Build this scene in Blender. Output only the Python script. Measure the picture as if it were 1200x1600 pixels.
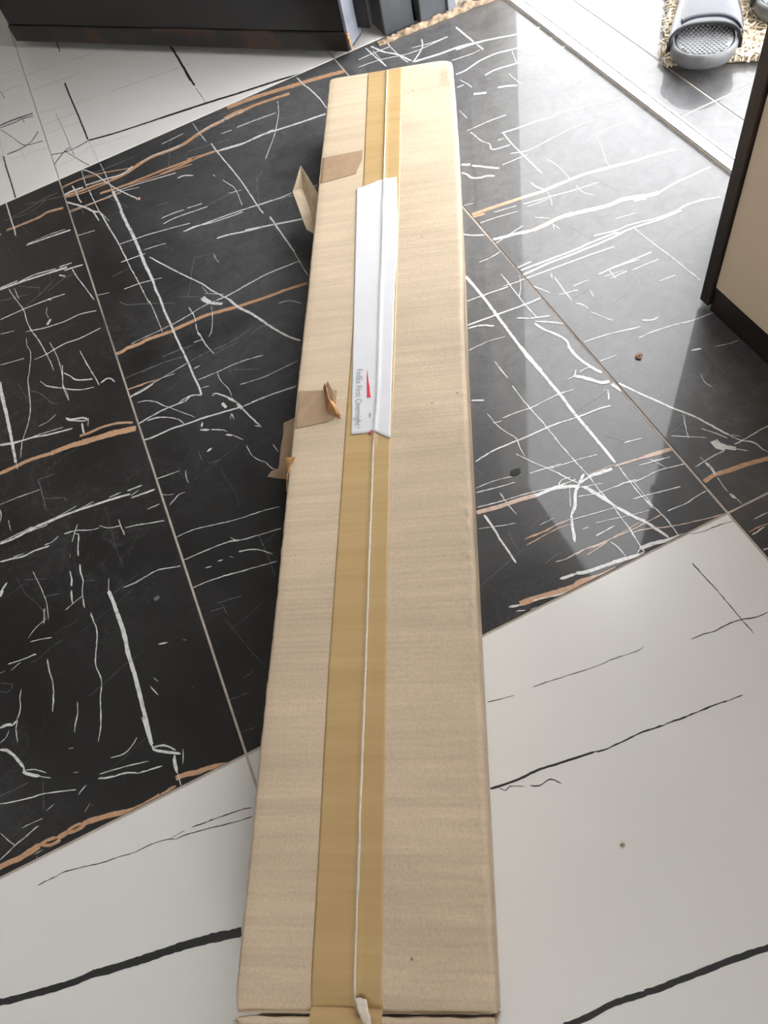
import bpy, bmesh, math, random
from mathutils import Vector, Matrix, noise

scene = bpy.context.scene
for o in list(bpy.data.objects):
    bpy.data.objects.remove(o, do_unlink=True)
C = scene.collection
R = random.Random(7)

# ------------------------------------------------------------------ camera
cam_d = bpy.data.cameras.new('camera')
cam_d.sensor_fit = 'VERTICAL'
cam_d.sensor_height = 36.0
cam_d.lens = 1141.32 / 1600 * 36.0
cam_d.clip_start = 0.02
cam = bpy.data.objects.new('camera', cam_d)
C.objects.link(cam)
cam.matrix_world = Matrix(((0.8979523, 0.43545778, -0.06370387, 0.0),
                           (-0.40056952, 0.74874888, -0.52812798, 0.0),
                           (-0.18227923, 0.49975157, 0.8467719, 0.765),
                           (0, 0, 0, 1)))
scene.camera = cam

# ------------------------------------------------------------------ sky and exposure
world = bpy.data.worlds.new('sky')
scene.world = world
world.use_nodes = True
wn = world.node_tree
wn.nodes.clear()
bg = wn.nodes.new('ShaderNodeBackground')           # bright, even overcast sky
bg.inputs['Color'].default_value = (0.985, 0.99, 1.0, 1)
bg.inputs['Strength'].default_value = 3.0
wo = wn.nodes.new('ShaderNodeOutputWorld')
wn.links.new(bg.outputs[0], wo.inputs['Surface'])

vs = scene.view_settings
vs.view_transform = 'Standard'
vs.look = 'None'
vs.gamma = 1.0
vs.use_curve_mapping = False
vs.exposure = 1.42


# ------------------------------------------------------------------ helpers
def link(o, parent=None):
    C.objects.link(o)
    if parent is not None:
        o.parent = parent
    return o


def mesh(name, verts, faces, mat=None, parent=None, smooth=False):
    me = bpy.data.meshes.new(name)
    me.from_pydata([tuple(v) for v in verts], [], faces)
    me.update()
    if mat:
        me.materials.append(mat)
    if smooth:
        for p in me.polygons:
            p.use_smooth = True
    return link(bpy.data.objects.new(name, me), parent)


def empty(name, loc=(0, 0, 0), rz=0.0):
    o = bpy.data.objects.new(name, None)
    o.location = loc
    o.rotation_euler = (0, 0, rz)
    o.empty_display_size = 0.05
    return link(o)


def tag(o, label=None, cat=None, group=None, kind=None):
    if label: o['label'] = label
    if cat: o['category'] = cat
    if group: o['group'] = group
    if kind: o['kind'] = kind
    return o


def box_bm(bm, x0, x1, y0, y1, z0, z1, bev=0.0, rot=None):
    r = bmesh.ops.create_cube(bm, size=1.0)
    vs_ = r['verts']
    for v in vs_:
        v.co = Vector(((x0 + x1) / 2 + v.co.x * (x1 - x0), (y0 + y1) / 2 + v.co.y * (y1 - y0),
                       (z0 + z1) / 2 + v.co.z * (z1 - z0)))
    if bev > 0:
        es = list({e for v in vs_ for e in v.link_edges})
        r2 = bmesh.ops.bevel(bm, geom=es, offset=bev, segments=2, affect='EDGES', profile=0.5)
    return bm


def box(name, x0, x1, y0, y1, z0, z1, mat, parent=None, bev=0.0):
    bm = bmesh.new()
    box_bm(bm, x0, x1, y0, y1, z0, z1, bev)
    me = bpy.data.meshes.new(name)
    bm.to_mesh(me)
    bm.free()
    me.materials.append(mat)
    return link(bpy.data.objects.new(name, me), parent)


def grid(nu, nv, fn):
    vs_ = [fn(i / nu, j / nv) for i in range(nu + 1) for j in range(nv + 1)]
    fs = [(i * (nv + 1) + j, (i + 1) * (nv + 1) + j, (i + 1) * (nv + 1) + j + 1, i * (nv + 1) + j + 1)
          for i in range(nu) for j in range(nv)]
    return vs_, fs


def solidify(o, t, offset=-1):
    m = o.modifiers.new('thickness', 'SOLIDIFY')
    m.thickness = t
    m.offset = offset
    return o


def n3(x, y, z=0.0):
    return noise.noise(Vector((x, y, z)))


# ------------------------------------------------------------------ materials
class M:
    def __init__(self, name, color, rough=0.5, spec=0.5, metal=0.0):
        self.m = bpy.data.materials.new(name)
        self.m.use_nodes = True
        self.t = self.m.node_tree
        self.b = self.t.nodes['Principled BSDF']
        self.b.inputs['Base Color'].default_value = (*color, 1)
        self.b.inputs['Roughness'].default_value = rough
        self.b.inputs['Specular IOR Level'].default_value = spec
        self.b.inputs['Metallic'].default_value = metal
        self.color = color

    def node(self, kind, **kw):
        n = self.t.nodes.new(kind)
        for k, v in kw.items():
            setattr(n, k, v)
        return n

    def coords(self, scale=(1, 1, 1), world=False):
        if world:
            g = self.node('ShaderNodeNewGeometry')
            src = g.outputs['Position']
        else:
            src = self.node('ShaderNodeTexCoord').outputs['Object']
        mp = self.node('ShaderNodeMapping')
        mp.inputs['Scale'].default_value = scale
        self.t.links.new(src, mp.inputs['Vector'])
        return mp.outputs['Vector']

    def noise(self, vec, scale, detail=4, rough=0.55, dist=0.0):
        n = self.node('ShaderNodeTexNoise')
        n.inputs['Scale'].default_value = scale
        n.inputs['Detail'].default_value = detail
        n.inputs['Roughness'].default_value = rough
        n.inputs['Distortion'].default_value = dist
        self.t.links.new(vec, n.inputs['Vector'])
        return n.outputs['Fac']

    def ramp(self, fac, stops):
        r = self.node('ShaderNodeValToRGB')
        el = r.color_ramp.elements
        while len(el) < len(stops):
            el.new(0.5)
        for e, (p, c) in zip(el, stops):
            e.position = p
            e.color = (*c, 1) if len(c) == 3 else c
        self.t.links.new(fac, r.inputs['Fac'])
        return r.outputs['Color']

    def mix(self, fac, a, b, blend='MIX'):
        n = self.node('ShaderNodeMix', data_type='RGBA', blend_type=blend)
        if isinstance(fac, float):
            n.inputs[0].default_value = fac
        else:
            self.t.links.new(fac, n.inputs[0])
        for s, v in ((n.inputs[6], a), (n.inputs[7], b)):
            if isinstance(v, tuple):
                s.default_value = (*v, 1)
            else:
                self.t.links.new(v, s)
        return n.outputs[2]

    def math(self, op, a, b):
        n = self.node('ShaderNodeMath', operation=op)
        for s, v in ((n.inputs[0], a), (n.inputs[1], b)):
            if isinstance(v, (int, float)):
                s.default_value = v
            else:
                self.t.links.new(v, s)
        return n.outputs[0]

    def set(self, sock, v):
        if isinstance(v, (int, float)):
            self.b.inputs[sock].default_value = v
        else:
            self.t.links.new(v, self.b.inputs[sock])

    def bump(self, h, strength=0.2, dist=0.001):
        n = self.node('ShaderNodeBump')
        n.inputs['Strength'].default_value = strength
        n.inputs['Distance'].default_value = dist
        self.t.links.new(h, n.inputs['Height'])
        self.t.links.new(n.outputs['Normal'], self.b.inputs['Normal'])


BW = lambda v: (v, v, v)


def speckled(name, base, var=0.12, scale=30, rough=0.5, spec=0.5, metal=0.0, bump=0.0):
    m = M(name, base, rough, spec, metal)
    v = m.coords()
    f = m.noise(v, scale)
    lo = tuple(c * (1 - var) for c in base)
    hi = tuple(min(1, c * (1 + var)) for c in base)
    m.set('Base Color', m.ramp(f, [(0.3, lo), (0.7, hi)]))
    if bump:
        m.bump(f, bump)
    return m.m


def black_tile_mat():
    m = M('black_marble_tile', (0.012, 0.012, 0.013), 0.3, 0.36)
    v = m.coords(world=True)
    clouds = m.noise(v, 5.0, 6, 0.6, 0.4)
    base = m.ramp(clouds, [(0.35, (0.005, 0.005, 0.0055)), (0.6, (0.010, 0.010, 0.011)), (0.8, (0.028, 0.029, 0.030))])
    # hair-fine grey scratches and feathering between the bold veins
    fine = m.noise(v, 16.0, 9, 0.75, 1.2)
    lines = m.ramp(fine, [(0.485, BW(0)), (0.5, BW(1)), (0.515, BW(0))])
    where = m.ramp(m.noise(v, 4.0, 3), [(0.45, BW(0)), (0.68, BW(0.4))])
    lines = m.mix(1.0, lines, where, 'MULTIPLY')
    base = m.mix(lines, base, (0.16, 0.16, 0.165))
    # dust specks
    vo = m.node('ShaderNodeTexVoronoi')
    vo.inputs['Scale'].default_value = 95
    m.t.links.new(v, vo.inputs['Vector'])
    sp = m.ramp(vo.outputs['Distance'], [(0.035, BW(0.75)), (0.075, BW(0))])
    spw = m.ramp(m.noise(v, 7.0, 4), [(0.5, BW(0)), (0.68, BW(1))])
    base = m.mix(m.mix(1.0, sp, spw, 'MULTIPLY'), base, (0.42, 0.41, 0.4))
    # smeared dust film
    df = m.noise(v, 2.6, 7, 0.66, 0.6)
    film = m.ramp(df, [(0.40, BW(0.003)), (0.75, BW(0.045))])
    # trodden dust plus doorway glare painted into the colour, thinning out into the room
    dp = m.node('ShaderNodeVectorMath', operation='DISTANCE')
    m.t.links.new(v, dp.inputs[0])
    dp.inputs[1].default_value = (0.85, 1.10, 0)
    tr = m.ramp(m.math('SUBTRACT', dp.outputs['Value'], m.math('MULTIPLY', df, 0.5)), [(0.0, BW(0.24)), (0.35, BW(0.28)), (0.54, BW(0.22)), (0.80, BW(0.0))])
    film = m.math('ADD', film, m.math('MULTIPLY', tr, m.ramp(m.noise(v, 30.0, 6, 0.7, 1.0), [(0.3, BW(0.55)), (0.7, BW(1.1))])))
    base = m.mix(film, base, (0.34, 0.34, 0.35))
    m.set('Base Color', base)
    m.set('Roughness', m.ramp(df, [(0.35, BW(0.34)), (0.7, BW(0.52))]))
    m.set('Coat Weight', 0.5)
    m.set('Coat IOR', 1.48)
    m.set('Coat Roughness', m.ramp(m.noise(v, 9.0, 5), [(0.4, BW(0.02)), (0.75, BW(0.10))]))
    return m.m


def white_tile_mat():
    m = M('white_marble_tile', (0.70, 0.69, 0.67), 0.25, 0.5)
    v = m.coords(world=True)
    m.set('Base Color', m.ramp(m.noise(v, 3.0, 4), [(0.3, (0.70, 0.685, 0.66)), (0.7, (0.75, 0.74, 0.72))]))
    vo = m.node('ShaderNodeTexVoronoi')
    vo.inputs['Scale'].default_value = 26
    m.t.links.new(v, vo.inputs['Vector'])
    m.set('Roughness', 0.22)
    return m.m


def vein_mat(name, col, lo_k=0.7, rough=0.3):
    m = M(name, col, rough, 0.5)
    v = m.coords(world=True)
    f = m.noise(v, 120.0, 4, 0.7)
    lo = tuple(c * lo_k for c in col)
    m.set('Base Color', m.ramp(f, [(0.30, lo), (0.50, col)]))
    m.set('Coat Weight', 0.6)
    m.set('Coat Roughness', 0.05)
    return m.m


def grout_mat():
    m = M('grout', (0.4, 0.35, 0.3), 0.9, 0.2)
    v = m.coords(world=True)
    c = m.ramp(m.noise(v, 2.2, 3), [(0.30, (0.11, 0.085, 0.065)), (0.46, (0.52, 0.45, 0.38))])
    g = m.ramp(m.noise(v, 70.0, 3), [(0.3, BW(0.7)), (0.7, BW(1.0))])
    m.set('Base Color', m.mix(1.0, c, g, 'MULTIPLY'))
    return m.m


def cardboard_mat(name='cardboard', col=(0.66, 0.525, 0.375)):
    m = M(name, col, 0.62, 0.35)
    v = m.coords()
    vb = m.coords((130, 6.0, 6.0))
    vc = m.coords((9, 4, 4))
    bands = m.noise(vb, 1.0, 3, 0.6)
    blot = m.noise(vc, 1.6, 5)
    c1 = m.ramp(bands, [(0.25, tuple(c * 0.86 for c in col)), (0.75, tuple(c * 1.08 for c in col))])
    c2 = m.ramp(blot, [(0.3, BW(0.84)), (0.7, BW(1.0))])
    base = m.mix(1.0, c1, c2, 'MULTIPLY')
    grain = m.ramp(m.noise(v, 420.0, 3, 0.7), [(0.3, BW(0.86)), (0.7, BW(1.06))])
    base = m.mix(1.0, base, grain, 'MULTIPLY')
    # small dents and dark flecks
    vo = m.node('ShaderNodeTexVoronoi')
    vo.inputs['Scale'].default_value = 22
    m.t.links.new(v, vo.inputs['Vector'])
    fl = m.ramp(vo.outputs['Distance'], [(0.02, BW(0.7)), (0.035, BW(0))])
    base = m.mix(fl, base, (0.16, 0.10, 0.06))
    m.set('Base Color', base)
    wv = m.node('ShaderNodeTexWave', wave_type='BANDS', bands_direction='X')
    wv.inputs['Scale'].default_value = 55
    wv.inputs['Distortion'].default_value = 0.6
    m.t.links.new(v, wv.inputs['Vector'])
    h = m.math('ADD', m.math('MULTIPLY', wv.outputs['Fac'], 0.25), m.math('ADD', bands, m.noise(v, 260, 2)))
    m.bump(h, 0.22, 0.0006)
    return m.m


def rusty_mat(name, col, rust=(0.10, 0.045, 0.025), amount=0.5, rough=0.3):
    m = M(name, col, rough, 0.5)
    v = m.coords(world=True)
    f = m.noise(v, 14, 6, 0.65)
    k = m.ramp(f, [(amount, BW(0)), (amount + 0.14, BW(1))])
    m.set('Base Color', m.mix(k, tuple(col), rust))
    m.set('Roughness', m.ramp(f, [(amount, BW(rough)), (amount + 0.14, BW(0.75))]))
    return m.m


MAT = {
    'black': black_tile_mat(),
    'white': white_tile_mat(),
    'W': vein_mat('vein_white', (0.67, 0.67, 0.66), 0.4),
    'G': vein_mat('vein_grey', (0.17, 0.17, 0.175), 0.2),
    'O': vein_mat('vein_copper', (0.52, 0.305, 0.18)),
    'P': vein_mat('vein_pale_copper', (0.58, 0.42, 0.33)),
    'K': vein_mat('vein_black', (0.018, 0.020, 0.023)),
    'F': vein_mat('vein_faint', (0.46, 0.45, 0.43)),
    'grout': grout_mat(),
    'card': cardboard_mat(),
    'card_edge': cardboard_mat('cardboard_torn_edge', (0.72, 0.64, 0.53)),
    'tape': None,
    'alu': speckled('aluminium', (0.80, 0.80, 0.80), 0.06, 80, 0.38, 0.5, 0.3),
    'steel': speckled('dark_steel_paint', (0.085, 0.092, 0.10), 0.25, 12, 0.38, 0.5),
    'leaf': speckled('black_gloss_paint', (0.012, 0.012, 0.013), 0.3, 8, 0.22, 0.5),
    'leaf_edge': speckled('grey_blue_sheen_paint', (0.22, 0.235, 0.27), 0.2, 20, 0.4, 0.5),  # the leaf end's sky reflection put into a pale colour
    'rail': rusty_mat('rusty_bottom_rail', (0.014, 0.013, 0.013), (0.075, 0.04, 0.028), 0.50, 0.3),
    'mortar': speckled('sandy_mortar', (0.37, 0.275, 0.19), 0.5, 90, 0.95, 0.2, 0, 0.8),
    'plaster': speckled('broken_plaster', (0.55, 0.50, 0.42), 0.4, 40, 0.9, 0.2, 0, 0.8),
    'wall': speckled('cream_wall_paint', (0.62, 0.58, 0.52), 0.05, 5, 0.7, 0.3),
    'ceil': speckled('white_ceiling_paint', (0.72, 0.71, 0.69), 0.04, 4, 0.8, 0.3),
    'beige': speckled('beige_laminate', (0.84, 0.71, 0.55), 0.035, 4, 0.5, 0.4),
    'brown': rusty_mat('dark_brown_laminate', (0.020, 0.014, 0.012), (0.07, 0.028, 0.02), 0.62, 0.42),
    'paper': speckled('label_paper', (0.66, 0.665, 0.69), 0.03, 40, 0.55, 0.4),
    'ink': M('grey_ink', (0.30, 0.30, 0.31), 0.6).m,
    'red': speckled('red_ink', (0.62, 0.035, 0.055), 0.15, 60, 0.5),
    'gum': speckled('brown_gummed_tape', (0.37, 0.255, 0.16), 0.08, 60, 0.42, 0.5),
    'torn': speckled('torn_orange_brown_paper', (0.47, 0.25, 0.10), 0.3, 120, 0.7, 0.3),
    'fold': speckled('tape_underside', (0.50, 0.40, 0.27), 0.12, 70, 0.45, 0.5),
    'rubber': speckled('grey_black_rubber', (0.105, 0.107, 0.112), 0.2, 60, 0.42, 0.5),
    'bed': speckled('grey_footbed', (0.21, 0.215, 0.225), 0.15, 60, 0.5, 0.4),
    'strap': speckled('slate_blue_strap', (0.055, 0.058, 0.072), 0.2, 30, 0.25, 0.6),
    'pile': speckled('mat_pile', (0.68, 0.60, 0.47), 0.25, 50, 0.9, 0.1),
    'matbase': speckled('mat_backing', (0.50, 0.42, 0.30), 0.2, 60, 0.9, 0.1),
    'ground': speckled('pale_concrete', (0.48, 0.46, 0.43), 0.15, 6, 0.9, 0.2),
    'crumb': speckled('pink_brown_crumb', (0.45, 0.27, 0.19), 0.4, 300, 0.8),
    'flake': speckled('black_flake', (0.012, 0.012, 0.012), 0.2, 100, 0.7),
    'straw': speckled('straw_crumb', (0.35, 0.26, 0.15), 0.3, 200, 0.8),
}


def tape_mat():
    m = M('brown_packing_tape', (0.46, 0.315, 0.15), 0.38, 0.45)
    v = m.coords((75, 5.0, 5.0))
    b = m.noise(v, 1.0, 3, 0.6)
    m.set('Base Color', m.ramp(b, [(0.25, (0.45, 0.30, 0.13)), (0.75, (0.54, 0.375, 0.18))]))
    m.bump(b, 0.15, 0.0005)
    return m.m


MAT['tape'] = tape_mat()

# ------------------------------------------------------------------ room shell
X1, X2 = -0.1960, 0.3986            # long tile joints
Y1, Y2 = 0.2777, 1.4887             # cross joints
TW, TL = X2 - X1, Y2 - Y1
TRK0, TRK1 = 0.7530, 0.7765         # door track
ROOM_X0, ROOM_Y0, ROOM_Y1, ROOM_H = -2.574, -2.144, 2.6997, 2.75

floor = box('floor', ROOM_X0, TRK1, ROOM_Y0, ROOM_Y1, -0.045, -0.0007, MAT['grout'])
tag(floor, 'glossy black and white veined marble tile floor', kind='structure')
porch = box('floor_porch', TRK1, 2.40, -0.6, 3.2, -0.047, -0.0007, MAT['grout'])
tag(porch, 'dark tiled porch floor outside the doorway', kind='structure')
ground = box('ground', 2.40, 40, -40, 40, -0.25, -0.12, MAT['ground'])
tag(ground, 'pale concrete yard beyond the porch', kind='structure')

G2 = 0.0013                          # half joint
tile_meshes = {}


def tile_mesh(w, l, mat):
    key = (round(w, 4), round(l, 4), mat)
    if key in tile_meshes:
        return tile_meshes[key]
    b = 0.0007
    zt, zb = 0.0, -0.010
    vs_, fs = [], []
    for dz, ins in ((zb, 0), (zt - b, 0), (zt, b)):
        for sx, sy in ((-1, -1), (1, -1), (1, 1), (-1, 1)):
            vs_.append((sx * (w / 2 - ins), sy * (l / 2 - ins), dz))
    for k in (0, 4):
        for i in range(4):
            j = (i + 1) % 4
            fs.append((k + i, k + j, k + 4 + j, k + 4 + i))
    fs.append((8, 9, 10, 11))
    fs.append((3, 2, 1, 0))
    me = bpy.data.meshes.new('tile')
    me.from_pydata(vs_, [], fs)
    me.update()
    me.materials.append(MAT[mat])
    tile_meshes[key] = me
    return me


TILES = []                           # (x0, x1, y0, y1, object)


def add_tile(x0, x1, y0, y1, mat, parent):
    o = link(bpy.data.objects.new('tile', tile_mesh(x1 - x0 - 2 * G2, y1 - y0 - 2 * G2, mat)), parent)
    o.location = ((x0 + x1) / 2, (y0 + y1) / 2, 0)
    TILES.append((x0, x1, y0, y1, o))
    return o


rows = [Y1 - 2 * TL, Y1 - TL, Y1, Y2, Y2 + TL]
cols = [X1 - 4 * TW, X1 - 3 * TW, X1 - 2 * TW, X1 - TW, X1, X2, TRK0]
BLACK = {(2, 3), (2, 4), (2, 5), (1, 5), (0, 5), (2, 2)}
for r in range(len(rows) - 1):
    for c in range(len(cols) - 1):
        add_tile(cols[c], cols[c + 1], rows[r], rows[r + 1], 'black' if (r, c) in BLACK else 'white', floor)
# porch tiles: joints measured at x = 0.845 and y = 0.907
px = [TRK1 + 0.001, 0.845, 0.845 + 0.6, 0.845 + 1.2, 2.40]
py = [-0.6, -0.293, 0.307, 0.907, 1.507, 2.107, 2.707, 3.2]
for r in range(len(py) - 1):
    for c in range(len(px) - 1):
        add_tile(px[c], px[c + 1], py[r], py[r + 1], 'black', porch)

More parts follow.
